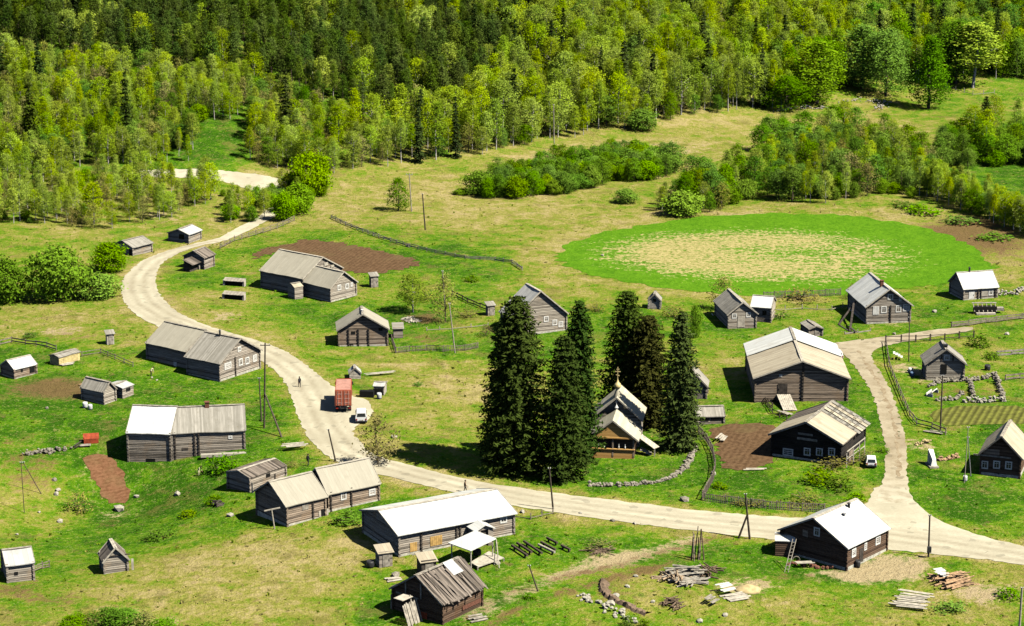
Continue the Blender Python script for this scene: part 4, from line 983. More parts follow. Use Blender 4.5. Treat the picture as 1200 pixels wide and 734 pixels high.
# 3 straw roofed house
s = std(house('log_house', 'log house with two straw coloured roofs in line beside a T topped post', 'house', A=(335,594.2), B=(385,582), P=(315,564.2), h=2.9, go=.4, eo=.35, wall='log_warm', roof='roof_straw'), seed=6, barge='board_pale')
b = Sec(s.root, (384,580.2), (446.7,567), (369.5,548.5), h=2.7, z=s.z + .1, go=.25, eo=.35, wall='log_warm', roof='roof_straw'); b.walls(); b.ends(corners=((1,0),(1,1))); b.found(.45); b.roof(seed=7, barge='board_pale')
s.post('near', 366.5, 'board_dark'); b.post('near', 387.5, 'board_dark'); b.post('near', 411.5, 'board_dark')
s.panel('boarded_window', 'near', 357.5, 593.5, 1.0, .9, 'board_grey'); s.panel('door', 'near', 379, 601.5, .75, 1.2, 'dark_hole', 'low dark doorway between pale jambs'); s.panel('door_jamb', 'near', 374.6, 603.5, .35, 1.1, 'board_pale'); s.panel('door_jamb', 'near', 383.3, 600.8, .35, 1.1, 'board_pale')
b.window('near', 402.5, 581, .85, 1.15); b.window('near', 436, 576.8, 1.0, .9, pane='curtain_white')
# 4 low shed beside it
s = std(house('log_shed', 'low weathered shed with near flat grey roof just left of the straw roofed house', 'shed', A=(292.5,560.3), B=(335.8,545.8), h=2.1, W=4.6, rise=.6, go=.15, eo=.15, roof='roof_dark'), fd=0, seed=8, barge='board_pale')
s.panel('hatch', 'near', 314, 557, .8, .5, 'dark_hole'); s.panel('loose_board', 'A', 297, 574, .3, 2.2, 'board_pale', out=.2); s.panel('loose_board', 'near', 322, 560, .3, 1.2, 'board_dark')
# 5 white roofed long house
s = std(house('log_house', 'long log house with one unbroken bright white roof, small porch and boarded yellow windows', 'house', A=(466.3,628), B=(606.7,601.7), P=(443,598), h=3.0, go=.4, eo=.45, wall='log_grey', roof='roof_white'), seed=9, sag=.02, barge='board_pale')
s.post('near', 493.5, 'board_dark'); s.post('near', 535, 'board_dark'); s.post('near', 539, 'board_dark')
s.panel('boarded_window', 'near', 484.5, 641, 1.0, 1.2, 'board_yellow', 'yellow boarded window'); s.panel('boarded_window', 'near', 511, 633.5, 1.7, 1.25, 'board_yellow', 'wide yellow boarded window')
s.window('near', 590, 609, 1.0, .9, pane='window_glass'); s.panel('stone_slab', 'near', 487, 648.5, 1.4, .3, 'stone_pale', out=.4)
def gable_porch(s, px, py, w, d, h, rise, roofm, wallm):
    q, nr, t = s.wallpt('near', px, py); q = s.loc(Vector((q.x, q.y, s.z))); nr = s.dirl(nr); t = s.dirl(t); z = Vector((0, 0, 1))
    root = MB()
    for sg in (-1, 1):
        e0 = q + t * (sg * (w / 2 + .25)) + z * h; r0 = q + z * (h + rise)
        c = [e0 - nr * .2, e0 + nr * (d + .3), r0 + nr * (d + .3), r0 - nr * .2]
        root.add(c + [v - z * .1 for v in c], [(0, 1, 2, 3), (7, 6, 5, 4), (0, 4, 5, 1), (1, 5, 6, 2), (3, 2, 6, 7), (0, 3, 7, 4)])
    o = root.build('porch_roof', M[roofm], s.root)
    m = MB()
    for sg in (-1, 1):
        m.box(q + t * (sg * w / 2) + nr * (d / 2) + z * (h / 2 - .5), (.1, d - .1, h + .9), ax=(t, nr, z))
        m.box(q + t * (sg * w * .36) + nr * d + z * (h / 2 - .5), (w * .28, .1, h + .95), ax=(t, nr, z))
    b = q + nr * d
    m.add([b + t * w / 2 + z * (h - .08), b - t * w / 2 + z * (h - .08), b + z * (h + rise - .12)], [(0, 1, 2)])
    m.build('porch_wall', M[wallm], s.root)
    m = MB(); m.box(b - nr * .25 + z * (h / 2 - .3), (w * .44, .06, h + .5), ax=(t, nr, z)); m.build('porch_door', M['board_dark'], s.root)
gable_porch(s, 558, 620, 2.4, 2.2, 2.4, .7, 'roof_white', 'log_grey')
# 6 ruined shed
s = house('ruined_shed', 'collapsing dark log shed at the bottom with loose boards and pale roof patch', 'shed', A=(518.7,709.3), B=(569.3,686.7), P=(486.7,674), h=2.6, go=.4, eo=.35, wall='log_brown', roof='roof_dark'); s.walls(); s.ends(); s.roof(seed=10, sag=.16, ragged=.35)
rg = random.Random(3); m = MB()
for i in range(34):
    x = rg.uniform(.1, s.L - .1); a = rg.gauss(0, .22); y0 = rg.uniform(-.55, .3); y1 = rg.uniform(s.W * .2, s.W * .5); w = rg.uniform(.12, .26); lf = .07 + .05 * rg.random()
    m.bar((x, y0, s.h + s.k * y0 + lf), (x + a, y1, s.h + s.k * y1 + lf), w, .04)
m2 = m.build('roof_boards', M['roof_dark'], s.root); s.place(m2)
m = MB(); xx = s.L * .45 if not s.flip else s.L * .55; xp = (1 - .72) * s.L if s.flip else .72 * s.L
y0, y1 = s.W * .28, s.W * .49; m.add([(xp - .9, y0, s.h + s.k * y0 + .16), (xp + .9, y0, s.h + s.k * y0 + .16), (xp + .8, y1, s.h + s.k * y1 + .16), (xp - .9, y1, s.h + s.k * y1 + .16)] + [(xp - .9, y0, s.h + s.k * y0 + .2), (xp + .9, y0, s.h + s.k * y0 + .2), (xp + .8, y1, s.h + s.k * y1 + .2), (xp - .9, y1, s.h + s.k * y1 + .2)], [(3, 2, 1, 0), (4, 5, 6, 7), (0, 1, 5, 4), (1, 2, 6, 5), (2, 3, 7, 6), (3, 0, 4, 7)])
s.place(m.build('roof_patch', M['roof_slate'], s.root))
s.panel('gable_post', 'A', 476, 689.5, .2, 1.9, 'board_grey', out=.12); s.panel('gable_post', 'A', 493.8, 693, .2, 1.9, 'board_grey', out=.12); s.panel('gable_post', 'A', 459.5, 712, .2, 3.4, 'board_grey', out=.12)
s.panel('gable_beam', 'A', 478, 697.5, 3.5, .2, 'board_grey', out=.14); s.panel('door', 'A', 497, 726, 1.0, 1.8, 'paint_rust', 'faded red brown door', handle=True)
s.panel('log_ends_wall', 'near', 552, 708, 3.4, .5, 'brick', out=.12)
m = MB(); q = s.loc(gp(486, 731)); 
for i in range(9): m.bar(q + Vector((-1.2 + .28 * i, -.3 + .1 * (i % 2), -.2)), q + Vector((-1.0 + .28 * i, .9, 2.3 + .1 * (i % 3))), .24, .05)
m.build('leaning_boards', M['board_grey'], s.root)
m = MB(); q = s.loc(gp(482, 728)); m.box(q + Vector((-.2, 1.0, 2.75)), (1.9, 1.4, .07)); m.bar(q + Vector((.9, .4, .1)), q + Vector((.5, .6, 2.9)), .14); m.build('lean_to_roof', M['board_pale'], s.root)
# 7 dark cabin with white roof
s = std(house('log_cabin', 'dark brown log cabin with bright white roof at lower right, ladder against its gable', 'house', A=(994,643.4), B=(1044.4,619.3), P=(952.9,607), h=3.1, go=.4, eo=.4, wall='log_brown', roof='roof_white'), fd=.42, seed=11, sag=.01, barge='board_pale')
s.window('A', 957.5, 623.3, .9, 1.15, pane='window_glass'); s.window('near', 1000.3, 648, .95, 1.1, pane='curtain_white'); s.window('near', 1028.5, 633.5, 1.1, 1.1, pane='curtain_white'); s.window('near', 1014.0, 640.5, .6, 1.0, bars=False, pane='curtain_white')
s.panel('door', 'near', 1009, 650.5, .85, 1.9, 'board_dark', handle=True); s.panel('loft_door', 'A', 944, 625, .8, .9, 'log_warm')
s.chimney(.72, .12, .35, .7, 'metal_dark', True); s.chimney(.5, .25, .3, .35, 'metal_grey')
b = Sec(s.root, (932,634.5), (908,633.6), h=2.4, z=s.z, W=3.2, rise=.25, go=.1, eo=.1, wall='log_brown', roof='roof_white'); b.walls(); b.roof(seed=12, sag=0, boards=False, label='flat white roof of the annex')
# 8 great barn
s = std(house('log_barn', 'biggest log barn, broad beige roof with a white metal rear, plank ramp to a door', 'barn', A=(997.7,444.2), B=(980.5,404.5), P=(940.7,423.2), h=3.7, go=.55, eo=.5, wall='log_warm', roof='roof_beige', base=2), seed=13, fd=0, barge='board_pale')
xs0, xs1 = (s.L * .62, s.L + .1) if not s.flip else (-.1, s.L * .38)
s.roof('roof_sheet', 'roof_white', x0=xs0, x1=xs1, lift=.16, th=.05, sag=.02, boards=False, label='white metal sheets over the rear of the roof')
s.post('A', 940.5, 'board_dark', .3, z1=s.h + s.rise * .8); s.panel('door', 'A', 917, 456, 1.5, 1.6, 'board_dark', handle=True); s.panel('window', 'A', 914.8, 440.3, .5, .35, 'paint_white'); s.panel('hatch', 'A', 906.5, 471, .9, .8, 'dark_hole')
q, nr, t = s.wallpt('A', 918, 463); f = gp(926, 482); m = MB(); q0 = s.loc(q); f0 = s.loc(f); tl = s.dirl(t)
for i in range(7): m.bar(q0 + tl * (i * .3 - .9) + Vector((0, 0, .1)), f0 + tl * (i * .3 - .9) + Vector((0, 0, .15)), .27, .06)
for sg in (-.95, .95): m.bar(q0 + tl * sg, f0 + tl * sg, .16, .16)
m.build('ramp', M['board_pale'], s.root)
# 9 black house
s = std(house('log_house', 'black tarred log house with four white framed windows below the great barn', 'house', A=(987.9,521.9), B=(1018.6,495), P=(944.4,495), h=3.1, go=.5, eo=.5, wall='log_black', roof='roof_dark'), seed=14, fd=.25, barge='board_grey', sag=.1)
fx0, fx1 = (-.06, s.L * .52) if not s.flip else (s.L * .48, s.L + .06)
s.roof('roof_sheet', 'roof_beige', x0=fx0, x1=fx1, lift=.1, th=.05, sag=.03, boards=True, label='beige sheet covering the front of the roof')
rg = random.Random(5)
for k in range(5):
    m = MB(); xa = s.L * (.56 + k * .095); xa = xa if not s.flip else s.L - xa
    for j in range(6):
        y0 = -.35 + s.W * .08 * j; y1 = y0 + s.W * .12; dx = rg.gauss(0, .06)
        m.bar((xa + dx, y0, s.h + s.k * y0 + .08 + .03 * (k % 2)), (xa + dx, y1, s.h + s.k * y1 + .08 + .03 * (k % 2)), .85, .05)
    s.place(m.build('roof_boards', M['roof_beige' if k % 2 else 'roof_grey'], s.root))
s.window('A', 923.5, 530, 1.55, 1.1, pane='curtain_white'); s.window('A', 946, 529.5, 1.0, 1.15, pane='window_glass'); s.window('A', 960.3, 529.7, 1.0, 1.15); s.window('A', 974.7, 529.5, 1.0, 1.15)
s.panel('loft_boards', 'A', 944, 509, 2.2, .3, 'board_grey'); s.panel('loft_boards', 'A', 946, 515, 3.0, .35, 'board_grey'); s.panel('bench', 'A', 950, 541.5, 3.0, .25, 'board_grey', out=.3)
m = MB()
for (px, py, hh) in ((992, 548, 2.3), (1000, 545, 2.4), (1007, 540, 2.5), (1013, 533, 2.6)):
    q = s.loc(gp(px, py)); m.tube(q - Vector((0, 0, .3)), q + Vector((.1, .1, hh)), .09, .07, 6)
qa, qb = s.loc(gp(992, 548)), s.loc(gp(1013, 533)); m.bar(qa + Vector((0, 0, 1.2)), qb + Vector((0, 0, 1.3)), .09); m.bar(qa + Vector((0, 0, 2.3)), qb + Vector((0, 0, 2.5)), .11)
m.build('porch_posts', M['board_pale'], s.root); m = MB(); q = s.loc(gp(1001, 541)); m.box(q + Vector((-.6, .3, .9)), (2.2, .1, 1.8)); m.build('porch_boards', M['log_warm'], s.root)
# 10 house with white roof by the oval field
s = std(house('log_house', 'tall log house with silvery roof and white windows by the oval field', 'house', A=(1014,360.6), B=(991,340.5), P=(1043.4,338.5), h=3.1, go=.5, eo=.5, roof='roof_white'), seed=15, fd=.3, barge='board_pale')
s.panel('boarded_window', 'A', 1026.5, 364, 1.1, 1.5, 'paint_white', 'window boarded over white'); s.window('A', 1035.7, 363, 1.0, 1.25); s.window('A', 1052.8, 362, 1.0, 1.25); s.window('A', 1062, 360.6, 1.2, 1.3, pane='curtain_white'); s.window('A', 1043.4, 348, 1.0, 1.0); s.window('A', 1055, 350.5, .5, .8, pane='curtain_white')
s.post('A', 1043.3, 'board_dark', z1=s.h); s.chimney(.3, .1, .55, 1.0, 'brick'); 
m = MB(); a0 = s.loc(gp(996, 389)); b0 = s.loc(gp(983, 381)); c0 = s.loc(gp(1000, 372))
m.bar(a0 + Vector((0, 0, .1)), c0 + Vector((0, 0, 2.6)), .35, .12); m.bar(b0 + Vector((0, 0, .1)), c0 + Vector((-1, .6, 2.6)), .3, .12); m.bar(a0, b0, .25, .2); m.bar(a0 + Vector((-2.6, .5, .3)), a0 + Vector((1.5, .6, .4)), .35, .12)
m.build('fallen_stair', M['board_dark'], s.root)
# 11 small white roofed house
s = std(house('log_house', 'small log house with white roof standing right of the oval field', 'house', A=(1129,339.5), B=(1171.3,336.6), h=2.1, W=6.4, rise=2.5, go=.35, eo=.35, roof='roof_white', wall='log_pale'), seed=16, fd=.2, sag=.03, barge='board_pale')
s.panel('door', 'near', 1138.5, 346, 1.1, 1.4, 'paint_white', handle=True); s.panel('shutter', 'near', 1153.5, 343.5, 1.2, 1.2, 'board_pale'); s.window('near', 1161, 343, .9, 1.0); s.post('near', 1146, 'board_dark'); s.post('near', 1166, 'board_dark'); s.post('near', 1149.5, 'board_dark', .15); s.chimney(.36, .02, .35, .9, 'metal_dark', True)
# 13 small log house above the pens
s = std(house('log_house', 'little grey log house with open black door standing above the stone pens', 'house', A=(1083.5,427.5), B=(1078.2,416.9), P=(1109.6,409), h=2.6, go=.45, eo=.5, roof='roof_grey', wall='log_pale'), seed=17, fd=.15, barge='board_grey', sag=.08)
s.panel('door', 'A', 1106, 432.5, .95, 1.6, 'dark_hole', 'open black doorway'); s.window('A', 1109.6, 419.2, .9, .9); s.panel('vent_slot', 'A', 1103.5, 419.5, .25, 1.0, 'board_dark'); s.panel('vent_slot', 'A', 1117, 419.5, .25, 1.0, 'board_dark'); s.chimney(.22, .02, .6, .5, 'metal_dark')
# 14 house at right edge
s = std(house('log_house', 'dark log house with three white framed windows cut by the right edge of the picture', 'house', A=(1145.2,533.4), B=(1156.5,513.5), P=(1168,513.8), h=2.9, W=6.3, rise=3.1, go=.6, eo=.5, wall='log_brown', roof='roof_beige'), seed=18, fd=.35, barge='board_grey')
s.window('A', 1154, 544.8, .95, 1.15); s.window('A', 1168, 544.7, .95, 1.15); s.window('A', 1182, 545.5, .95, 1.15); s.panel('gable_ledge', 'A', 1163, 534.3, 5.2, .22, 'board_grey', out=.2); s.panel('gable_boards', 'A', 1162, 530, 2.2, .9, 'log_warm'); s.panel('cellar_hatch', 'A', 1168, 555.5, .7, .3, 'dark_hole')
# 16, 17 hut and low shed by the spruces
s = std(house('plank_hut', 'narrow steep roofed grey hut half hidden by the rightmost spruce', 'hut', A=(829.7,454), B=(831.5,446.5), P=(812,435), h=1.95, go=.3, eo=.3, wall='log_pale', roof='roof_grey'), seed=19, fd=0)
s.panel('eave_board', 'A', 819, 454.5, 3.6, .2, 'board_dark', out=.1); s.panel('door', 'A', 820, 462, .9, 1.5, 'board_grey', handle=True)
s = std(house('log_shed', 'long low grey shed before the steep hut, above the ploughed garden', 'shed', A=(816,488.6), B=(850,487.8), h=1.4, W=4.0, rise=1.1, go=.2, eo=.25, wall='log_pale'), seed=20, fd=0)
s.panel('hatch', 'near', 826, 492, 1.2, .4, 'dark_hole'); s.panel('hatch', 'near', 840, 491.5, 1.8, .35, 'dark_hole')
# 18 pale house with annex
s = std(house('log_house', 'pale bleached house with two small windows beside a white metal annex, near the oval field', 'house', A=(852,369.5), B=(835.5,353), P=(866.5,354.5), h=2.5, W=5.6, rise=2.2, go=.35, eo=.4, wall='log_pale', roof='roof_grey'), seed=21, fd=0, barge='board_pale')
s.window('A', 860.5, 370.5, .85, .9); s.window('A', 877, 369, .8, .9); s.panel('wall_boards', 'A', 868.5, 377, 1.3, 2.0, 'board_pale'); s.panel('white_sheet', 'near', 838, 371, 1.0, 1.0, 'paint_white', out=.5)
b = Sec(s.root, (879,359.6), (904,361.3), h=2.5, z=s.z, W=5.5, rise=1.5, go=.15, eo=.25, wall='log_pale', roof='roof_white'); b.walls(); b.roof(seed=22, sag=.02, label='white metal roof of the annex'); b.panel('window', 'near', 896, 366.5, .7, .8, 'dark_hole'); b.ends(corners=((0,0),(1,0)))
# 19 house behind the spruces
s = std(house('log_house', 'pale log house standing behind the tips of the leftmost spruces', 'house', A=(667,368), B=(650,358.5), P=(634,341), h=2.9, go=.4, eo=.4, wall='log_pale', roof='roof_slate'), seed=23, fd=.2, barge='board_pale')
s.window('A', 650, 378, .9, 1.0); s.window('A', 657, 380, .9, 1.0, pane='curtain_white'); s.window('A', 640, 374, .9, 1.0)
# 20 upper house, two blocks
s = std(house('log_house', 'log house in two stepped blocks standing before the upper ploughed field', 'house', A=(387,338.6), B=(354.4,331), P=(403.2,318.2), h=2.6, go=.35, eo=.35, wall='log_pale', roof='roof_straw'), seed=24, fd=.25, barge='board_pale')
s.window('A', 397.4, 337, .9, 1.0); s.window('A', 406.5, 335.5, .9, 1.0); s.window('A', 412, 333.5, .6, .8, pane='curtain_white'); s.panel('stone_step', 'A', 409, 346, 2.6, .3, 'board_pale', out=.6)
b = Sec(s.root, (354.5,327.2), (303.6,317.3), (378.5,301.2), h=3.3, z=s.z, go=.3, eo=.35, wall='log_grey', roof='roof_straw'); b.walls(); b.ends(); b.roof(seed=25, barge='board_pale'); b.panel('loft_boards', 'A', 381.5, 309.5, 1.0, .6, 'board_pale', out=.15); b.panel('loft_boards', 'A', 389, 312, .8, .5, 'board_pale', out=.15)
p = Sec(s.root, (345,337), (355.5,335.3), h=2.4, z=s.z, W=2.6, rise=.5, go=.08, eo=.08, wall='log_pale', roof='roof_beige', L=1.9); p.walls('porch_wall'); p.roof('porch_roof', boards=False)
# 21
s = std(house('log_barn', 'brown log barn with heavy grey roof overhang standing between road and upper yard', 'barn', A=(394.2,388), B=(393,377.8), P=(425.3,368.4), h=2.8, go=.5, eo=.45, wall='log_warm', roof='roof_straw'), seed=26, fd=.15, barge='board_grey')
s.post('A', 408.5, 'board_dark', py=395); s.post('A', 420, 'board_dark', py=395); s.post('A', 432, 'board_dark', py=395); s.panel('hatch', 'A', 411, 404.5, .9, .5, 'dark_hole'); s.panel('slot', 'A', 414, 390, .7, .5, 'dark_hole'); s.panel('slot', 'A', 446, 386, .7, .5, 'dark_hole'); s.chimney(.35, .02, .3, .5, 'paint_white', True)
m = MB(); q = s.loc(gp(463, 395)); m.box(q + Vector((0, .5, .9)), (1.9, 1.6, 1.9)); m.build('lean_to', M['log_grey'], s.root); m = MB(); m.box(q + Vector((0, .5, 1.95)), (2.3, 2.0, .1), ax=(Vector((.97, 0, -.24)), Vector((0, 1, 0)), Vector((.24, 0, .97)))); m.build('lean_to_roof', M['roof_grey'], s.root)
# 22 - 26 small sheds at left
s = std(house('log_shed', 'grey shed with low annex standing on brown soil at the left', 'shed', A=(121.3,460.8), B=(93.7,454.5), P=(128.7,447), h=1.95, go=.25, eo=.25, wall='log_pale', roof='roof_grey'), seed=27, fd=.12)
b = Sec(s.root, (143.5,455.5), (157.5,450.5), h=1.6, z=s.z + .2, W=3.6, rise=.35, go=.1, eo=.15, wall='log_pale', roof='roof_slate'); b.walls(); b.roof(boards=False, label='pale low roof of the annex'); b.panel('opening', 'near', 150, 456.5, 1.0, .5, 'dark_hole')
s = std(house('log_shed', 'small red brown shed with a bright white roof near the left edge', 'shed', A=(16.3,433.4), B=(43.8,426.9), P=(7.5,422), h=1.6, go=.2, eo=.2, wall='log_warm', roof='roof_white'), seed=28, fd=.1, sag=.02, barge='board_pale')
s.panel('door', 'near', 37.5, 432, 1.0, 1.2, 'dark_hole', 'dark doorway'); s.panel('hatch', 'near', 25.5, 434.5, .4, .4, 'dark_hole')
s = std(house('plank_hut', 'cream yellow plank hut with grey roof left of the grey outhouse', 'hut', A=(68.8,419), B=(94.5,412.2), P=(62.8,415.5), h=1.5, go=.12, eo=.12, wall='board_cream', roof='roof_grey'), seed=29, fd=0, ends=False)
s.panel('wall_boards', 'near', 83, 421, 3.0, 1.0, 'board_cream', out=.04)
s = std(house('log_shed', 'low log shed with grey roof beside the road bend, left one of the pair', 'shed', A=(155.5,290.6), B=(180,284.7), h=1.7, W=6.0, rise=1.05, go=.3, eo=.35, wall='log_pale', roof='roof_grey'), seed=30, fd=0, barge='board_grey'); s.panel('door', 'A', 153.5, 296, .9, 1.2, 'dark_hole')
s = std(house('log_shed', 'pale roofed log shed at the top of the road bend, right of the pair', 'shed', A=(221.5,275.5), B=(237.5,269.5), h=1.9, W=5.2, rise=.95, go=.3, eo=.35, wall='log_pale', roof='roof_slate'), seed=31, fd=0, barge='board_grey'); s.panel('opening', 'A', 213, 277.5, 1.2, 1.0, 'dark_hole')
s = std(house('log_barn', 'dark weathered log barn with front lean-to inside the road bend', 'barn', A=(239.5,303), B=(253,298), P=(226.3,294), h=2.3, go=.35, eo=.35, wall='log_grey', roof='roof_dark'), seed=32, fd=0)
m = MB(); q = s.loc(gp(228, 317)); ax = (Vector((1, 0, 0)), Vector((0, .93, .36)), Vector((0, -.36, .93)))
m.box(q + Vector((-.2, .2, 1.9)), (3.6, 2.4, .1), ax=ax); m.build('lean_to_roof', M['roof_dark'], s.root); m = MB(); m.box(q + Vector((-.2, .6, .7)), (3.2, 1.4, 1.8)); m.build('lean_to', M['board_dark'], s.root)
m = MB(); m.box(q + Vector((1.2, -.2, .5)), (.6, .5, 1.6)); m.build('door_board', M['board_grey'], s.root)
s = std(house('log_hut', 'small log hut with steep worn roof alone on the slope at bottom left', 'hut', A=(120,659.8), B=(114.3,648.8), P=(135.3,641.5), h=1.6, go=.3, eo=.3, wall='log_pale', roof='roof_dark'), seed=33, fd=0, barge='board_pale'); s.panel('eave_board', 'A', 140, 650.5, 2.6, .15, 'board_dark', out=.1); s.panel('side_board', 'A', 155, 661, .3, 1.5, 'board_pale', out=.15)
s = std(house('log_shed', 'log shed with pale roof cut by the left edge, lower left', 'shed', A=(6.5,663.5), B=(41,659.5), h=2.3, W=6.0, rise=1.1, go=.25, eo=.3, wall='log_pale', roof='roof_slate'), seed=34, fd=0); s.panel('hatch', 'near', 19, 672, .45, .4, 'dark_hole')
# 28, 29 little huts, outhouses
s = std(house('plank_hut', 'little gabled plank hut just behind the great barn', 'hut', A=(947.5,386), B=(937.5,378.5), P=(956.7,382), h=1.4, go=.3, eo=.25, wall='log_grey', roof='roof_grey'), seed=35, fd=0); s.panel('door', 'A', 957, 390.5, .8, 1.2, 'board_grey', handle=True)
s = std(house('plank_hut', 'tiny steep roofed white washed hut seen between two spruce tops', 'hut', A=(775,353), B=(776,349), P=(767,344.5), h=1.6, go=.2, eo=.25, wall='board_pale', roof='roof_grey'), seed=36, fd=0); s.panel('opening', 'A', 767, 352, .6, .6, 'dark_hole')
s = std(house('cellar_hut', 'open fronted grey cellar hut with a white barrel inside, right of the truck', 'hut', A=(450.5,453), B=(437,452.6), h=1.5, W=2.8, rise=.35, go=.1, eo=.1, wall='board_grey', roof='roof_slate'), seed=37, fd=0, ends=False) 
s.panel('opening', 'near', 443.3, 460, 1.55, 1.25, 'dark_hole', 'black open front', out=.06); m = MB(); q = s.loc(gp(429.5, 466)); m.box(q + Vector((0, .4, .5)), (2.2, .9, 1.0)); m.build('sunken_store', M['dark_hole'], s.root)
s = std(house('well_house', 'tiny grey gabled roof over a well behind the truck container', 'well house', A=(408.5,438), B=(407.8,434), P=(416,431), h=.9, go=.1, eo=.15, wall='board_pale', roof='roof_slate'), seed=38, fd=0, ends=False)
def outhouse(px, py, w, h, label, roofm='roof_grey', wallm='log_pale'):
    q = gp(px, py); e = empty('outhouse', q, .35, label, 'outhouse'); m = MB(); m.box((0, 0, h / 2 - .1), (w, w, h + .2)); m.build('wall', M[wallm], e)
    m = MB(); ax = (Vector((1, 0, 0)), Vector((0, .97, .24)), Vector((0, -.24, .97))); m.box((0, 0, h + .12), (w + .4, w + .45, .08), ax=ax); m.build('roof', M[roofm], e)
    m = MB(); m.box((0.05, -w / 2 - .03, h * .43), (w * .55, .05, h * .8)); d = m.build('door', M['board_grey'], e); m = MB(); m.box((w * .22, -w / 2 - .08, h * .45), (.05, .06, .18)); m.build('handle', M['metal_dark'], d); return e
outhouse(438, 336, 1.35, 2.2, 'lone dark sided outhouse on the green beside the ploughed field'); outhouse(574.5, 369, 1.3, 1.9, 'outhouse at the fence corner left of the spruce clump'); outhouse(129, 403, 1.2, 1.9, 'pale outhouse on the slope above the grey shed', 'roof_grey', 'board_pale')
outhouse(450, 662, 1.7, 2.0, 'slant roofed privy at the dark gable of the long white roofed house', 'roof_beige', 'log_grey'); outhouse(500, 674, 1.9, 2.2, 'pale roofed shed peeping over the ridge of the ruined shed', 'roof_beige', 'board_dark')
# ------------------------------------------------------------------ chapel
q0 = gp(717.5, 537.5)
e = empty('chapel', q0, rad(-8), 'wooden chapel with pale tiered roofs, orange plank porch and a small cupola with cross', 'chapel')
def gab(w, d0, d1, he, rise, name_r, rm, wm, z0=-.6, ov=.55, fo=.45, par=None, name_w='wall'):
    m = MB(); hw = w / 2
    for sg in (-1, 1):
        k = rise / hw; a = sg * (hw + ov); ze = he - ov * k
        c = [Vector((a, d0 - fo, ze)), Vector((a, d1 + .2, ze)), Vector((0, d1 + .2, he + rise)), Vector((0, d0 - fo, he + rise))]
        m.add(c + [v - Vector((0, 0, .12)) for v in c], [(0, 1, 2, 3), (7, 6, 5, 4), (0, 4, 5, 1), (1, 5, 6, 2), (3, 2, 6, 7), (0, 3, 7, 4)])
    r = m.build(name_r, M[rm], e); 
    b = MB()
    for sg in (-1, 1): b.bar((sg * (hw + ov), d0 - fo - .04, he - ov * rise / hw - .04), (0, d0 - fo - .04, he + rise - .04), .06, .2)
    b.build('barge_board', M['board_pale'], r)
    m = MB()
    for sg in (-1, 1): m.box((sg * (hw - .06), (d0 + d1) / 2, (he + z0) / 2 - .05), (.12, d1 - d0 - .02, he - z0 - .1))
    for y in (d0, d1): m.add([(-hw + .01, y, z0), (hw - .01, y, z0), (hw - .01, y, he - .12), (0, y, he + rise - .14), (-hw + .01, y, he - .12)], [(0, 1, 2, 3, 4)])
    if wm: m.build(name_w, M[wm], e)
    return r
gab(6.6, 6.0, 12.2, 4.5, 2.9, 'nave_roof', 'roof_gold', 'log_grey', name_w='nave_wall')
gab(6.4, .35, 6.6, 3.2, 2.5, 'porch_roof', 'roof_gold', None, fo=.5)
m = MB(); m.add([(-3.1, .0, 3.15), (3.1, .0, 3.15), (0, .0, 5.5)], [(0, 1, 2)]); m.add([(-3.1, .08, 3.15), (3.1, .08, 3.15), (0, .08, 5.5)], [(2, 1, 0)]); m.bar((-3.1, -.06, 3.1), (3.1, -.06, 3.1), .14, .2); m.build('porch_gable', M['plank_orange'], e)
m = MB(); m.box((0, 0.1, .62), (6.2, .12, 1.5)); m.box((0, .02, 1.42), (6.4, .22, .12)); m.build('porch_parapet', M['plank_orange'], e)
for x in (-3.0, 0.05, 3.0):
    m = MB(); m.box((x, .12, 1.7), (.22, .22, 2.9)); m.build('porch_post', M['log_warm'], e)
for x in (-2.0, -1.2, .9, 1.8):
    m = MB(); m.lathe([(.06, 1.48), (.11, 1.7), (.06, 1.95), (.09, 2.2)], (x, .1, 0), 8); m.build('baluster', M['paint_white'], e)
m = MB(); m.box((0, 3.6, 1.4), (6.1, 5.0, 3.4)); m.build('porch_wall', M['log_brown'], e)
m = MB(); m.box((0, 1.07, 1.2), (1.0, .06, 2.2)); m.build('door', M['board_dark'], e)
m = MB(); m.lathe([(.6, 0), (.45, .5), (.27, 1.0), (.25, 1.25)], (0, 7.0, 7.15), 10); m.build('cupola_drum', M['roof_gold'], e, True)
m = MB(); m.lathe([(.24, 0), (.46, .2), (.54, .45), (.42, .75), (.18, .98), (.07, 1.35), (.02, 1.7)], (0, 7.0, 8.35), 14); cu = m.build('dome', M['dome_gold'], e, True)
m = MB(); m.box((0, 7, 10.7), (.11, .09, 1.7)); m.box((0, 7, 10.9), (.8, .088, .1)); m.box((0, 7, 11.25), (.42, .086, .09)); m.box((0, 7, 10.35), (.55, .084, .09), ax=(Vector((.95, 0, -.3)), Vector((0, 1, 0)), Vector((.3, 0, .95)))); m.build('cross', M['dome_gold'], e)
m = MB(); m.lathe([(.2, 0), (.3, .2), (.15, .45), (.04, .7)], (0, 5.6, 5.7), 8); m.box((0, 5.6, 6.65), (.08, .07, .8)); m.box((0, 5.6, 6.75), (.4, .068, .07)); m.build('finial', M['paint_white'], e)
m = MB(); m.bar((3.6, 3.2, 2.6), (6.2, 1.6, 1.35), 1.3, .08); m.build('stair_roof', M['roof_gold'], e); m = MB()
for x, y, h in ((5.9, 1.4, 1.4), (5.9, 2.4, 1.4)): m.box((x, y, h / 2 - .2), (.12, .12, h + .3))
for i in range(4): m.box((4.0 + i * .4, 2.4, .8 - i * .2), (.4, 1.0, .2))
m.build('side_stair', M['board_pale'], e)
m = MB(); m.box((-3.36, 9, 3.4), (.06, .8, 1.0)); m.box((1.2, 5.96, 5.9), (.4, .06, .4)); m.build('window', M['window_glass'], e)
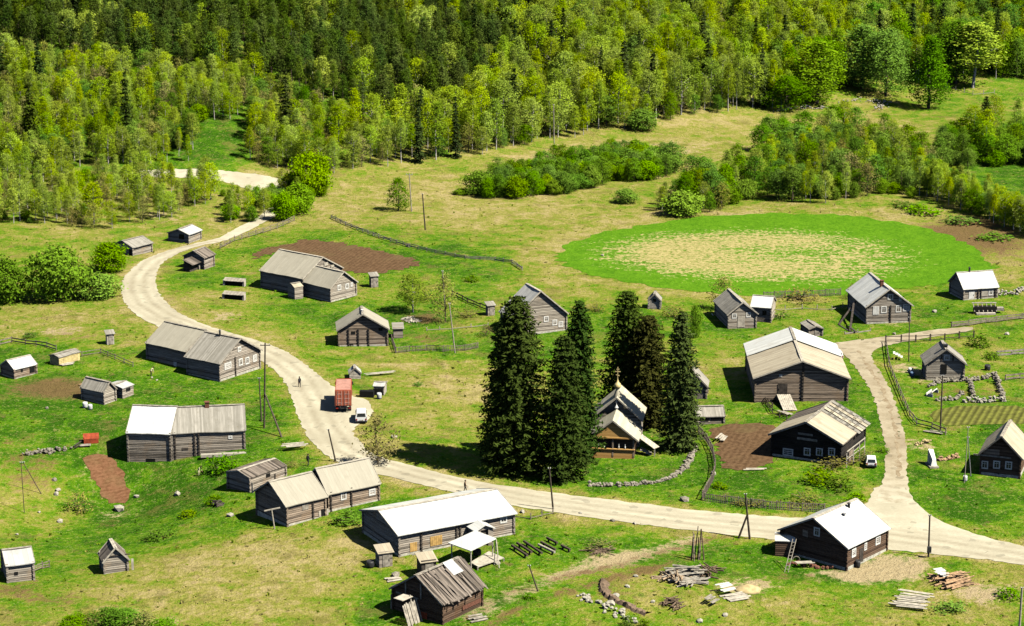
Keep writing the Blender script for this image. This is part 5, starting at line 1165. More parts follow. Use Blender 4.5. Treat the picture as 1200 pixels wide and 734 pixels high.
# ------------------------------------------------------------------ poles
def pole(bx, by, tx, ty, label, r=.13, mat='pole_wood', cross=False, group=None, legs=None, box=False, name='utility_pole', cat='utility pole'):
    b = gp(bx, by); s = F_ / (b.y * CP - (b.z - HC) * SP); H = (by - ty) / (s * .966); lean = (tx - bx) / s
    e = empty(name, b, 0, label, cat, group); m = MB(); m.tube((0, 0, -.4), (lean, 0, H), r, r * .72, 8); m.build('pole', M[mat], e)
    if cross:
        m = MB(); m.box((lean, 0, H - .35), (1.5, .1, .12)); a = m.build('crossarm', M[mat], e)
        for x in (-.6, .6): m = MB(); m.lathe([(.03, 0), (.06, .08), (.07, .14), (.04, .22)], (lean + x, 0, H - .29), 8); m.build('insulator', M['paint_white'], a)
    else:
        for k in (-.14, .14): m = MB(); m.lathe([(.03, 0), (.06, .08), (.07, .14), (.04, .2)], (lean + k, -.02, H - .1), 7); m.build('insulator', M['paint_white'], e)
    for (lx, ly, u) in (legs or ()):
        q = gp(lx, ly) - b; m = MB(); m.tube(q - Vector((0, 0, .3)), Vector((lean * u, 0, H * u)), r, r * .8, 7); m.build('strut', M[mat], e)
    if box: m = MB(); m.box((0, -.28, 1.1), (.5, .35, .75)); m.box((0, -.46, 1.1), (.4, .03, .6)); m.build('meter_box', M['metal_dark'], e)
    return e
pole(879, 632, 872, 578, 'A shaped pair of tarred poles at the roadside in front of the picket fence', .15, 'fence_dark', legs=[(864.5, 631, .55)])
pole(648.5, 597, 643.5, 548, 'leaning dark pole at the near road edge in front of the spruces', .13, 'fence_dark')
pole(394, 541, 385.5, 503, 'leaning dark pole at the road edge below the white car', .13, 'fence_dark')
pole(309.5, 502, 313.5, 402, 'tall braced pole beside the roadside log house', .15, 'pole_wood', True, legs=[(331, 513, .42)])
pole(306.5, 494, 305, 443, 'shorter pole hugging the tall braced pole', .12)
pole(1088, 653, 1087.3, 603, 'dark pole with a meter box at the road edge right of the white roofed cabin', .13, 'fence_dark', box=True)
pole(1102, 504, 1101.5, 440, 'dark pole standing below the stone pens', .13, 'pole_wood')
pole(498.5, 270, 495.5, 228, 'dark slightly tilted pole in the dry meadow', .15, 'fence_dark')
pole(482.5, 248, 480, 204, 'pale pole beside the lone bush in the meadow', .13, 'pole_pale', True)
pole(522, 367, 519, 318, 'tall pale pole behind the thin sapling in the yard', .12, 'pole_pale')
pole(533.5, 414, 527, 356, 'thin pale pole in the fenced yard left of the spruces', .11, 'pole_pale')
pole(1065, 424, 1063.5, 372, 'thin pole by the track left of the little grey house', .1, 'pole_wood')
pole(1130, 566, 1131.3, 500, 'thin pale leaning rod left of the house at the right edge', .07, 'pole_pale', name='tall_rod', cat='pole')
pole(1138, 558, 1132, 512, 'second thin rod crossing the first at the dark house', .07, 'metal_grey', name='tall_rod', cat='pole')
pole(631.5, 693, 620, 662, 'short leaning post near the log benches', .1, 'fence_dark', name='wooden_post', cat='post')
pole(1194, 745, 1194.5, 687, 'weathered post with a pale cap at lower right edge', .16, 'pole_pale', name='wooden_post', cat='post')
pole(50, 579, 29, 541, 'thin leaning pole on the slope at the left', .07, 'pole_wood', name='tall_rod', cat='pole')
pole(28.5, 601, 28, 541, 'thin upright pole on the slope at the left', .06, 'pole_wood', name='tall_rod', cat='pole')
pole(649.5, 176, 648.5, 124, 'thin grey pole at the foot of the birch wood edge', .13, 'pole_pale')
b = gp(322, 620); e = empty('clothes_post', b, 0, 'grey post with a T shaped top before the dark gable of the straw roofed house', 'post')
m = MB(); m.tube((0, 0, -.3), (-.35, 0, 2.7), .1, .09, 7); m.build('post', M['pole_pale'], e); m = MB(); m.bar((-1.3, -.1, 2.5), (.75, .2, 2.85), .14); m.build('crossbar', M['board_pale'], e)
# ------------------------------------------------------------------ fences and stone walls
def fence(pts, label, h=1.1, step=2.4, mat='fence_wood', rails=2, pickets=False, posts=True, cat='fence', name='wooden_fence', wv=.0, rw=.11, pw=.14, seed=1):
    P = [gp(*p) for p in pts]; rg = random.Random(seed); o = P[0]; e = empty(name, o, 0, label, cat)
    Q = []
    for a, b in zip(P[:-1], P[1:]):
        L = (b - a).length; n = max(1, round(L / step))
        for i in range(n):
            p = a.lerp(b, i / n); Q.append(Vector((p.x, p.y, tz(p.x, p.y))) - o)
    Q.append(P[-1] - o)
    if posts:
        for q in Q:
            m = MB(); m.box((q.x, q.y, q.z + h / 2 - .1), (pw, pw, h + .3 + rg.uniform(-.1, .12)), rz=rg.uniform(0, .4)); m.build('post', M[mat], e)
    for r in range(rails):
        m = MB(); z = h * (.3 + .6 * r / max(1, rails - 1))
        for a, b in zip(Q[:-1], Q[1:]): m.bar(a + Vector((0, -.09, z + rg.uniform(-.08, .08))), b + Vector((0, -.09, z + rg.uniform(-.08, .08))), .05, rw)
        m.build('rail', M[mat], e)
    if pickets:
        m = MB()
        for a, b in zip(Q[:-1], Q[1:]):
            L = (b - a).length; n = max(1, int(L / .24))
            for i in range(n):
                q = a.lerp(b, i / n); hh = h * rg.uniform(.75, 1.1)
                if rg.random() < .06: continue
                m.box((q.x, q.y - .14, q.z + hh / 2), (.1, .03, hh), rz=rg.gauss(0, .1))
        m.build('picket_panel', M[mat], e)
    return e
fence([(388,256),(405,264),(425,272),(450,281),(480,290),(510,297),(545,304),(580,306),(600,309),(612,317)], 'long weathered low fence running down between the dry meadow and the ploughed field', 0.75, 2.6, 'board_grey', 3, rw=.13)
fence([(530,346),(548,355),(570,364)], 'short fence line leading down to the outhouse by the spruces', .9, 2.4, 'fence_dark', 2, rw=.2)
fence([(459,399),(464,414),(480,412),(500,411),(520,412),(545,411),(560,408)], 'grey yard fence running right from the brown log barn', 1.0, 2.4, 'fence_wood', 2, True)
fence([(500,388),(530,386),(552,384),(572,382)], 'low pale rail in the yard between the poles and the outhouse', .6, 2.6, 'pole_pale', 1)
fence([(345,259),(325,268),(300,276),(275,283),(258,292)], 'fence behind the dark log barn going up to the upper road', 1.1, 2.4, 'fence_wood', 3, False)
fence([(818,507),(828,518),(835,532),(838,548),(836,562),(828,576),(823,586)], 'curved plank fence between the chapel green and the ploughed garden', 1.25, 2.0, 'fence_wood', 2, True)
fence([(826,587),(850,590),(880,594),(910,597),(940,599),(966,600)], 'picket fence along the far side of the road before the garden', 1.15, 2.0, 'fence_wood', 2, True)
fence([(1038,402),(1042,430),(1048,446),(1058,470),(1066,488),(1074,498),(1092,503),(1108,510)], 'fence on the right side of the track bending toward the dark pole', 1.0, 2.8, 'fence_wood', 2, rw=.16)
fence([(1038,401),(1056,401),(1073,401),(1090,400),(1107,399),(1124,397),(1141,396)], 'row of dark posts with rails along the upper side of the little grey house yard', 1.2, 3.0, 'fence_dark', 2, pw=.2)
fence([(1115,384),(1135,382),(1155,379),(1180,376),(1215,372)], 'grey board fence right of the slatted rack', 1.0, 2.6, 'fence_wood', 3, rw=.2)
fence([(0,405),(14,401),(30,404),(55,407),(66,411)], 'grey fence at the left edge above the white roofed shed', .9, 2.3, 'fence_wood', 2, rw=.2)
fence([(96,418),(118,414),(135,421),(156,430)], 'low fence from the cream hut toward the roadside house', .8, 2.3, 'fence_wood', 2)
fence([(895,350),(920,349),(950,348),(985,346)], 'weathered picket fence along the near edge of the oval field', 1.3, 2.4, 'fence_wood', 2, True)
fence([(900,365),(940,363),(975,364),(1000,358)], 'thin rail fence in front of the field fence by the white annex', .9, 3.2, 'pole_pale', 1)
fence([(905,478),(895,470),(905,485),(922,494)], 'broken rails lying at the foot of the barn ramp', .8, 1.8, 'fence_dark', 2)
fence([(1178,446),(1195,444),(1215,443)], 'short grey fence right of the stone pens', .9, 2.3, 'fence_wood', 2, rw=.25)
fence([(1168,417),(1185,416),(1215,414)], 'pale board fence behind the pens at the right edge', .8, 2.3, 'board_grey', 2, rw=.3)
fence([(40,671),(50,667),(58,665)], 'small pen of rails beside the shed at the lower left edge', .9, 1.4, 'fence_wood', 3)
fence([(600,606),(622,609),(648,602)], 'wire like low fence right of the long white roofed house', .8, 2.2, 'fence_wood', 1)
fence([(990,392),(1005,390),(1020,388)], 'long grey beams on short stakes in front of the tall field house', .5, 3.0, 'board_grey', 1, rw=.25)
fence([(1085,107),(1110,103),(1140,112),(1165,110)], 'pale fence posts on the slope under the trees at upper right', 1.3, 3.0, 'pole_pale', 1)
def stonewall(pts, label, w=.8, h=.7, mat='stone', n_per_m=7, seed=1, name='stone_wall', cat='stone wall'):
    P = [gp(*p) for p in pts]; rg = random.Random(seed); m = MB(); o = P[0]
    for a, b in zip(P[:-1], P[1:]):
        L = (b - a).length
        for i in range(int(L * n_per_m)):
            q = a.lerp(b, rg.random()); v = rg.gauss(0, w / 3); r = rg.uniform(.16, .36)
            m.rock((q.x + v * .8 - o.x, q.y + v * .6 - o.y, tz(q.x, q.y) - o.z + max(0, rg.uniform(0, h) * (1 - abs(v) / w)) + r * .2), r, rg)
    ob = m.build(name, [M[mat]]); ob.location = o; tag(ob, label, cat, kind='stuff' if name == 'stone_spread' else None); return ob
stonewall([(690,569),(715,570),(740,569),(765,567),(785,562),(800,552),(808,540),(815,527)], 'curving rough stone wall round the lower side of the chapel green', .9, .5, 'stone', 9, 1)
stonewall([(1088,455),(1100,449),(1130,447),(1150,446)], 'upper wall of the stone pens', .7, .9, 'stone', 8, 2)
stonewall([(1150,446),(1166,441),(1172,458),(1176,470)], 'right wall of the stone pens', .7, .9, 'stone', 8, 3)
stonewall([(1098,470),(1120,469),(1128,462)], 'lower left wall of the stone pens', .6, .7, 'stone', 8, 4)
stonewall([(1130,472),(1150,472),(1178,471)], 'front wall of the right hand pen', .6, .9, 'stone_pale', 9, 5)
stonewall([(1137,447),(1140,466)], 'middle wall between the two pens', .6, .8, 'stone', 8, 6)
stonewall([(1160,343),(1175,345),(1190,346),(1200,340)], 'heap of tumbled pale stones right of the small white roofed house', 2.2, 1.0, 'stone_pale', 9, 7, 'stone_heap', 'stone heap')
stonewall([(30,534),(50,531),(75,529)], 'long rough stone heap on the slope at left', 2.0, .8, 'stone', 9, 8, 'stone_heap', 'stone heap')
stonewall([(910,131),(935,127),(968,128)], 'pale stone bank at the wood edge upper right', 2.0, .9, 'stone_pale', 5, 9, 'stone_heap', 'stone heap')
stonewall([(985,121),(1005,118),(1035,121),(1028,130)], 'scattered pale rubble on the slope below the tall alders', 4.0, .9, 'stone_pale', 4, 10, 'stone_heap', 'stone heap')
stonewall([(680,698),(700,707),(725,722),(745,732)], 'broken stones strewn along the near side of the ditch', 1.5, .4, 'stone_pale', 4, 11, 'stone_spread', 'stones')
P = [gp(*p) for p in smooth([(709,676),(704,686),(706,695),(714,702),(731,709),(748,718),(768,724)], 2)[1:-6]]; rg = random.Random(6); m = MB(); o = P[0]; pr = None
for a, b in zip(P[:-1], P[1:]):
    d = (b - a); d.z = 0; d.normalize(); nrm = Vector((d.y, -d.x, 0)); nrm = nrm if nrm.y < 0 or nrm.x < 0 else -nrm
    for u in (0, .5):
        q = a.lerp(b, u) - o; h = rg.uniform(.15, .65); w = rg.uniform(.15, .45)
        cur = [q + nrm * (w + .15) - Vector((0, 0, .1)), q + nrm * w * .4 + Vector((0, 0, h)), q - nrm * rg.uniform(.1, .3) + Vector((0, 0, h * .9)), q - nrm * rg.uniform(.8, 1.3) - Vector((0, 0, .1))]
        if pr: m.add(pr + cur, [(0, 1, 5, 4), (1, 2, 6, 5), (2, 3, 7, 6)])
        pr = cur
ob = m.build('earth_bank', [M['stick']]); ob.location = o; tag(ob, 'eroded brown earth bank of the ditch curving near the bottom edge', 'earth bank')
stonewall([(928,661),(950,663),(975,668)], 'rubble along the foot of the dark cabin gable', 1.0, .4, 'brick', 6, 13, 'stone_spread', 'stones')
stonewall([(1100,540),(1112,539),(1122,537)], 'split firewood heap right of the white board', 1.0, .6, 'firewood', 10, 14, 'firewood_heap', 'firewood')
stonewall([(1072,522),(1086,520)], 'yellow sawdust heap by the white board', 1.6, .6, 'hay', 8, 15, 'hay_heap', 'heap')
rg = random.Random(77)
for i, (x, y, r, lb) in enumerate([(802,587,.7,'flat pale boulder on the verge by the curved plank fence'),(270,605,.55,'pale rock on the slope left of the straw roofed house'),(140,598,.8,'white slab rock at the lower end of the ploughed strip'),(208,580,.5,'pale rock on the green slope below the long grey barn'),
    (160,583,.4,'small pale rock right of the ploughed strip'),(55,479,.35,'white rock on the grass by the left shed'),(178,443,.28,'white lump in the grass below the dark long wall'),(184,446,.25,'second white lump in the grass below the dark long wall'),
    (415,566,.35,'pale rock at the roadside bend'),(462,513,.5,'pale rock on the bank below the white car'),(463,675,.55,'pale flat stone before the ruined shed'),(583,661,.4,'pale stone under the open shelter'),(836,556,.5,'pale stone in the garden corner'),
    (612,601,.4,'stone at the end of the long white roofed house'),(680,602,.3,'stone on the near road edge'),(718,611,.35,'dark topped stone on the near road edge'),(744,614,.3,'small stone on the near road edge right of another'),(735,688,.35,'pale stone in the rubble pit by the ditch'),(745,676,.35,'pale stone above the rubble pit'),
    (722,699,.45,'pale rock inside the rubble hollow above the ditch'),(692,706,.4,'pale rock below the dirt track, left of the ditch'),(765,706,.35,'small pale rock left of the brushwood heap'),(820,729,.5,'pale rock at the bottom edge under the brushwood heap'),(850,722,.4,'stone at the bottom edge below the pallet'),(716,708,.55,'large pale stone at the bend of the ditch'),(1048,392,.4,'pale stone beside the posts'),(1180,392,.5,'white stone near the right edge above the little house'),(1095,366,.6,'pale mound of rubbish right of the tall field house'),(66,580,.5,'dark edged rock among the slope rocks'),(20,627,.3,'small pale stone on the lower left slope'),
    (64,563,.4,'pale rock on the slope just below the stone heap'),(68,575,.45,'pale rock on the slope, second below the stone heap'),(70,612,.45,'pale stone left of the dry shrub'),(46,601,.3,'small stone left of the ploughed strip'),(706,300,.4,'pale stone at the rim of the oval field'),(478,403,.6,'pale boulder by the long dark fence')]):
    if lb.startswith('pale boulder by the long'): x, y = 478, 289
    m = MB(); m.rock((0, 0, r * .3), r, rg); o = m.build('boulder', M['stone_pale' if i % 5 else 'stone']); o.location = gp(x, y); tag(o, lb, 'rock')
# ------------------------------------------------------------------ truck with container
def wheel(par, x, y, r, w=.28, name='wheel'):
    m = MB(); m.tube((x - w / 2, y, r), (x + w / 2, y, r), r, r, 16); o = m.build(name, M['rubber'], par)
    m = MB(); m.tube((x - w / 2 - .015, y, r), (x + w / 2 + .015, y, r), r * .55, r * .55, 12); m.build('rim', M['metal_grey'], o); return o
q = gp(402.5, 484); e = empty('truck', q, rad(3), 'truck seen from behind carrying a faded orange red container on the roadside', 'truck')
m = MB()
for i in range(24): m.box((0, .15 + i * .25, 2.35), (2.42 if i % 2 else 2.36, .25, 2.38 if i % 2 else 2.34))
for x in (-1.18, 1.18): m.box((x, .02, 2.35), (.14, .16, 2.5)); m.box((x, 6.0, 2.35), (.14, .16, 2.5))
m.box((0, .02, 3.56), (2.4, .15, .13)); m.box((0, .02, 1.14), (2.4, .15, .13)); c = m.build('container', M['container'], e)
for sg in (-1, 1):
    m = MB(); m.box((sg * .57, -.08, 2.35), (1.08, .06, 2.3)); 
    d = m.build('container_door', M['container'], c); m = MB()
    for x in (.25, .8): m.tube((sg * x, -.14, 1.2), (sg * x, -.14, 3.5), .035, .035, 6)
    for z in (1.6, 2.3, 3.0): m.box((sg * .55, -.13, z), (.8, .03, .09))
    m.build('lock_bar', M['container_light'], d)
m = MB()
for i in range(11): m.box((0, .5 + i * .52, 3.575), (2.2, .28, .04))
m.build('roof_ribs', M['container_light'], c)
m = MB(); m.box((-.45, 3.9, .92), (.2, 8.4, .25)); m.box((.45, 3.9, .92), (.2, 8.4, .25)); m.box((0, -.1, .75), (2.3, .12, .16)); m.build('chassis', M['metal_dark'], e)
m = MB(); m.box((0, 7.4, 1.9), (2.3, 1.9, 2.0)); m.box((0, 7.5, 2.95), (2.1, 1.5, .2)); m.box((0, 8.4, 1.3), (2.3, .3, .9)); cb = m.build('cab', M['cab_red'], e)
m = MB(); m.box((0, 6.44, 2.4), (1.6, .04, .6)); m.box((0, 8.36, 2.4), (2.0, .04, .8)); m.build('cab_window', M['window_glass'], cb)
for x in (-1.3, 1.3): m = MB(); m.box((x, 8.2, 2.3), (.22, .08, .5)); m.build('mirror', M['metal_dark'], cb)
for x in (-1.0, 1.0):
    for y in (1.2, 2.5, 7.4): wheel(e, x, y, .5)
for x in (-.95, .95): m = MB(); m.box((x, -.18, .78), (.35, .05, .14)); m.build('tail_light', M['lamp_red'], e); m = MB(); m.box((x, .3, .55), (.5, .03, .5)); m.build('mud_flap', M['rubber'], e)
# ------------------------------------------------------------------ cars
def car(px, py, rz, L, W, H, label, body='car_white', van=False):
    q = gp(px, py); e = empty('parked_car', q, rz, label, 'car'); hw = W / 2
    # side profile (y along the car, rear at 0)
    pr = [(0.02, .32), (.0, .55), (.04, .92 * H / 1.5), (.28 if not van else .1, H - .06), (L * .16, H), (L * .55, H - .01), (L * .70, .95 * H / 1.45), (L * .95, .80 * H / 1.45), (L, .6), (L - .02, .32)]
    n = len(pr); vs = []
    for (k, ins) in ((-1, 1.0), (-.94, .0), (.94, .0), (1, 1.0)):
        for (y, z) in pr:
            tum = max(0, (z - .9 * H / 1.5)) * .28
            vs.append((k * hw - math.copysign(tum, k), y, z if ins == 0 else min(z, z) - .03 * (z > .5)))
    fs = []
    for r in range(3):
        for i in range(n - 1): fs.append((r * n + i, r * n + i + 1, (r + 1) * n + i + 1, (r + 1) * n + i))
        fs.append((r * n + n - 1, r * n, (r + 1) * n, (r + 1) * n + n - 1))
    fs += [tuple(range(n)), tuple(range(4 * n - 1, 3 * n - 1, -1))]
    m = MB(); m.add(vs, fs); b = m.build('body', M[body], e)
    y0, z0, y1, z1 = .045, .96 * H / 1.5, (.26 if not van else .11), H - .12
    m = MB(); tx = hw * .74; o_ = .02
    m.add([(-tx, y0 - o_, z0), (tx, y0 - o_, z0), (tx * .88, y1 - o_, z1), (-tx * .88, y1 - o_, z1)], [(0, 1, 2, 3)]); m.build('rear_window', M['window_glass'], b)
    yA, zA, yB, zB = L * .575, H - .06, L * .69, .98 * H / 1.45; m = MB(); m.add([(-tx * .9, yA, zA + .02), (tx * .9, yA, zA + .02), (tx, yB, zB + .02), (-tx, yB, zB + .02)], [(0, 1, 2, 3)]); m.build('windscreen', M['window_glass'], b)
    for sg in (-1, 1):
        m = MB(); zl, zh = .98 * H / 1.5, H - .16; xl_ = sg * (hw - (zl - .9 * H / 1.5) * .28 + .012); xh = sg * (hw - (zh - .9 * H / 1.5) * .28 + .012)
        m.add([(xl_, L * .12, zl), (xl_, L * .66, zl), (xh, L * .56, zh), (xh, L * .16, zh)], [(0, 1, 2, 3)]); m.build('side_window', M['window_glass'], b)
        m = MB(); m.box((sg * hw * .8, -.015, .72), (.2, .05, .22)); m.build('tail_light', M['lamp_red'], e)
        for y in (L * .19, L * .82): wheel(e, sg * (hw - .1), y, .29, .2)
    m = MB(); m.box((0, -.03, .42), (W * .96, .12, .16)); m.build('bumper', M['metal_dark'], e); m = MB(); m.box((0, -.045, .62), (.5, .02, .12)); m.build('number_plate', M['paint_white'], e)
    return e
car(423.5, 497.2, rad(4), 4.6, 1.75, 1.75, 'white van like car parked behind the red truck', van=True)
car(1021, 549.5, rad(-6), 3.3, 1.5, 1.4, 'tiny white hatchback beside the black tarred house')
car(982.5, 423, rad(5), 3.8, 1.6, 1.45, 'white car half hidden behind the right eave of the great barn')
# ------------------------------------------------------------------ piles, racks and yard things
def logpile(px, py, n, L, w, hgt, ang, label, mat='log_end', name='log_pile', cat='log pile', seed=1, r=(.09, .16), sp=.12):
    q = gp(px, py); rg = random.Random(seed); m = MB(); d = Vector((math.cos(ang), math.sin(ang), 0)); s = Vector((-d.y, d.x, 0))
    for i in range(n):
        v = rg.uniform(-w / 2, w / 2); z = rg.uniform(.05, hgt) * max(.1, 1 - abs(2 * v / w)) ; a = rg.gauss(0, sp); l = L * rg.uniform(.5, 1.0) / 2
        dd = Vector((math.cos(ang + a), math.sin(ang + a), rg.gauss(0, .06))); c = s * v + d * rg.uniform(-L * .15, L * .15) + Vector((0, 0, z + .08))
        rr = rg.uniform(*r); m.tube(c - dd * l, c + dd * l, rr, rr * .85, 6)
    o = m.build(name, [M[mat]]); o.location = q; tag(o, label, cat); return o
logpile(803, 678, 46, 5.2, 4.0, 1.5, .25, 'sprawling heap of old logs at the foot of the upright poles', 'board_grey', seed=1, sp=.5); logpile(788, 680, 30, 3.0, 3.5, 1.3, 1.2, 'short log ends stacked at the near side of the big log heap', 'log_end', seed=2, sp=.6)
logpile(826, 672, 22, 4.0, 3.0, 1.2, -.7, 'dark poles lying over the right end of the log heap', 'stick', seed=3, sp=.6, r=(.07, .11))
q = gp(818, 656); rg = random.Random(9); e = empty('pole_rack', q, 0, 'cluster of upright poles standing in the log heap', 'poles')
for i in range(9):
    x, y = rg.uniform(-1.1, 1.3), rg.uniform(-.8, .8); m = MB(); m.tube((x, y, -.2), (x * .45 + rg.gauss(0, .2), y * .3, rg.uniform(2.6, 4.6)), .09, .06, 6); m.build('upright_pole', M['stick' if i % 2 else 'log_warm'], e)
logpile(788, 710, 40, 2.4, 2.8, 1.1, .5, 'rounded brushwood heap near the bottom edge', 'stick', 'brush_heap', 'brushwood', 4, (.05, .1), .7); logpile(703, 647, 22, 4.2, 1.3, .5, .25, 'fallen dead branches on the green above the dirt track', 'stick', 'branch_heap', 'branches', 5, (.03, .07), .5)
logpile(1117, 682, 40, 5.0, 4.0, 1.0, .35, 'heap of split pale boards and logs right of the meter pole', 'firewood', 'wood_heap', 'wood heap', 6, (.08, .15), .3); logpile(255, 592, 16, 1.6, 1.6, .9, .8, 'dark scrap heap left of the low grey shed', 'board_dark', 'scrap_heap', 'scrap', 7, (.08, .15), .6)
logpile(480, 376, 26, 3.0, 2.6, .7, .7, 'white branches and sticks dumped at the end of the yard', 'board_pale', 'branch_heap', 'branches', 8, (.05, .09), .7); logpile(100, 452, 10, 2.0, 1.2, .3, .2, 'few reddish boards behind the grey shed', 'firewood', 'board_heap', 'boards', 9, (.08, .12), .3)
def boards(px, py, n, L, w, ang, label, mat='board_grey', tilt=.0, seed=1, name='board_pile', z0=.1, cat='boards'):
    q = gp(px, py); rg = random.Random(seed); m = MB(); d = Vector((math.cos(ang), math.sin(ang), 0)); s = Vector((-d.y, d.x, 0))
    for i in range(n):
        c = s * (w * ((i + .5) / n - .5)) + d * rg.gauss(0, L * .07) + Vector((0, 0, z0 + rg.uniform(0, .12) + tilt * w * ((i + .5) / n))); a = rg.gauss(0, .05); dd = Vector((math.cos(ang + a), math.sin(ang + a), 0)); l = L * rg.uniform(.38, .52)
        m.bar(c - dd * l, c + dd * l, w / n * .9, .06)
    o = m.build(name, [M[mat]]); o.location = q; tag(o, label, cat); return o
boards(1068, 708, 13, 4.4, 4.4, -.35, 'fan of long grey planks laid on the grass at lower right', 'board_pale', .12, 1, z0=.3); boards(1103, 679, 6, 1.5, 2.2, .4, 'white boards at the left end of the wood heap', 'paint_white', .15, 2, z0=.7)
boards(851, 695, 5, 2.0, 1.6, .5, 'tilted white sheet propped beside the sand heap', 'paint_white', .3, 3, z0=.5); boards(862, 701, 6, 3.2, 2.2, .4, 'pale boards lying before the sand heap', 'board_pale', .0, 4); boards(834, 708, 5, 1.6, 1.4, 1.0, 'small pale pallet with a dark opening left of the sand heap', 'board_grey', .3, 5, z0=.4)
boards(345, 527, 4, 3.4, 1.5, .35, 'pale boards on trestles at the road edge below the tall braced pole', 'board_pale', .1, 6, z0=.6); boards(318, 549, 3, 5.0, 1.6, .45, 'grey planks on the bank behind the low shed', 'board_grey', .0, 7); boards(461, 680, 3, 2.0, 1.2, .3, 'pale boards in the grass left of the ruined shed', 'board_pale', 0, 8)
boards(560, 726, 4, 2.2, 1.6, .5, 'grey scrap boards at the side of the ruined shed', 'board_grey', .1, 9); boards(885, 551, 2, 3.6, .7, .1, 'long pale plank at the near edge of the ploughed garden', 'board_pale', 0, 10); boards(1096, 508, 4, 3.2, 1.0, -.5, 'grey planks on the grass at the foot of the dark pole', 'board_grey', .1, 11)
boards(1052, 421, 4, 1.6, 1.6, 1.4, 'white board leaning by the thin pole beside the track', 'paint_white', .5, 12, z0=.3)
boards(942, 665, 3, 2.2, .9, .05, 'pale bench board along the dark cabin gable', 'board_pale', 0, 14, z0=.6); boards(78, 428, 3, 2.4, 1.2, .6, 'pale scrap boards before the cream hut', 'board_pale', .1, 15); boards(846, 516, 4, 2.6, 1.3, 1.2, 'broken white boards at the corner of the ploughed garden', 'board_pale', .2, 16, z0=.3)
boards(447, 440, 4, 5.0, .8, .35, 'pale beams on the bank behind the cellar hut', 'board_pale', .1, 17, z0=.3); boards(920, 486, 4, 2.4, 1.6, 2.2, 'grey boards dumped beside the barn ramp', 'board_grey', .2, 18)
q = gp(876, 692); m = MB(); rg = random.Random(4); m.rock((0, 0, .15), 1.9, rg); o = m.build('sand_heap', [M['hay']], smooth=True); o.location = q; o.scale = (1.3, 1, .5); tag(o, 'pale sand heap near the bottom right', 'sand heap')
# rusty lean-to on the left slope
q = gp(107, 519); e = empty('rusty_shelter', q, .2, 'rust red metal sheet shelter on the slope beside the stone heap', 'shelter')
m = MB(); m.box((0, .3, .9), (2.3, 1.3, .06), ax=(Vector((1, 0, 0)), Vector((0, .9, .43)), Vector((0, -.43, .9)))); m.build('roof_sheet', M['paint_rust'], e); m = MB(); m.box((0, -.3, .3), (2.1, .08, .8)); m.box((-1.0, .4, .4), (.08, 1.3, .9)); m.build('wall', M['paint_rust'], e)
m = MB(); m.bar((-2.6, -1.6, .1), (-1.2, .6, .3), .2, .1); m.bar((-2.4, -2.2, .08), (-1.6, -.9, .12), .2, .1); m.build('beam', M['board_dark'], e); m = MB(); m.box((-.9, -1.2, .1), (1.6, .9, .06)); m.build('floor_boards', M['board_grey'], e)
# hay racks in the upper left yard
for (x, y, lb) in ((274.5, 335, 'upper of two low dark hay racks with pale tops in the upper yard'), (274, 351, 'lower of two low hay racks with pale ends in the upper yard')):
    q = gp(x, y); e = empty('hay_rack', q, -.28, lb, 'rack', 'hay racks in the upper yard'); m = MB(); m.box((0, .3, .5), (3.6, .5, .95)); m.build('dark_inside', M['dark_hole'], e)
    m = MB(); m.box((0, .2, 1.1), (4.2, 1.3, .09), ax=(Vector((1, 0, 0)), Vector((0, .95, .3)), Vector((0, -.3, .95)))); m.build('top_board', M['board_grey'], e)
    for xx in (-1.95, 1.95): m = MB(); m.box((xx, .1, .5), (.35, .9, 1.1)); m.build('end_board', M['board_pale'], e)
# slatted rack
q = gp(1155, 368); e = empty('slatted_rack', q, .05, 'black slatted wooden rack on a pale base near the right edge', 'rack')
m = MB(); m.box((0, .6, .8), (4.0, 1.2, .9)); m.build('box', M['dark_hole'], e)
for i in range(6): m = MB(); m.bar((-2.0 + i * .78, -.15, .4), (-2.1 + i * .78, .9, 1.75), .12); m.build('slat', M['board_grey'], e)
m = MB(); m.box((-.1, -.5, .15), (3.4, .7, .35)); m.build('base', M['board_pale'], e); m = MB(); m.box((2.6, .5, .8), (1.3, 1.0, .5)); m.build('end_box', M['board_grey'], e); m = MB(); m.box((-.1, 1.0, 1.78), (4.4, .5, .08)); m.build('top_board', M['board_grey'], e)
# open shelter
q = gp(556, 658); e = empty('open_shelter', q, .0, 'open shelter with white flat roof on posts over a plank deck', 'shelter')
def px_at(px, py, z): return Vector(flat(px, py, q.z + z)) - q
r = [px_at(525, 637.0, 2.6), px_at(557, 622.5, 2.75), px_at(581.5, 632, 2.75), px_at(551.5, 646.5, 2.6)]
m = MB(); m.add(r + [v + Vector((0, 0, .1)) for v in r], [(3, 2, 1, 0), (4, 5, 6, 7), (0, 1, 5, 4), (1, 2, 6, 5), (2, 3, 7, 6), (3, 0, 4, 7)]); m.build('roof', M['roof_white'], e)
for v in r:
    w = r[0] * .25 + r[1] * .25 + r[2] * .25 + r[3] * .25; f = w + (v - w) * .85; m = MB(); m.tube((f.x, f.y, -.3), (f.x, f.y, 2.65), .09, .08, 6); m.build('post', M['board_pale'], e)
for (a, b) in (((585, 666), r[2]), ((579, 662), r[2])): m = MB(); g0 = gp(*a) - q; m.tube(g0, b, .06, .06, 6); m.build('brace', M['board_pale'], e)
d = [px_at(551, 659, .5), px_at(573, 646, .5), px_at(590.5, 653.5, .5), px_at(560, 664, .5)]
m = MB(); m.add(d + [v - Vector((0, 0, .14)) for v in d], [(0, 1, 2, 3), (7, 6, 5, 4), (0, 4, 5, 1), (1, 5, 6, 2), (2, 6, 7, 3), (3, 7, 4, 0)])
for v in d: m.box((v.x, v.y, .15), (.15, .15, .5))
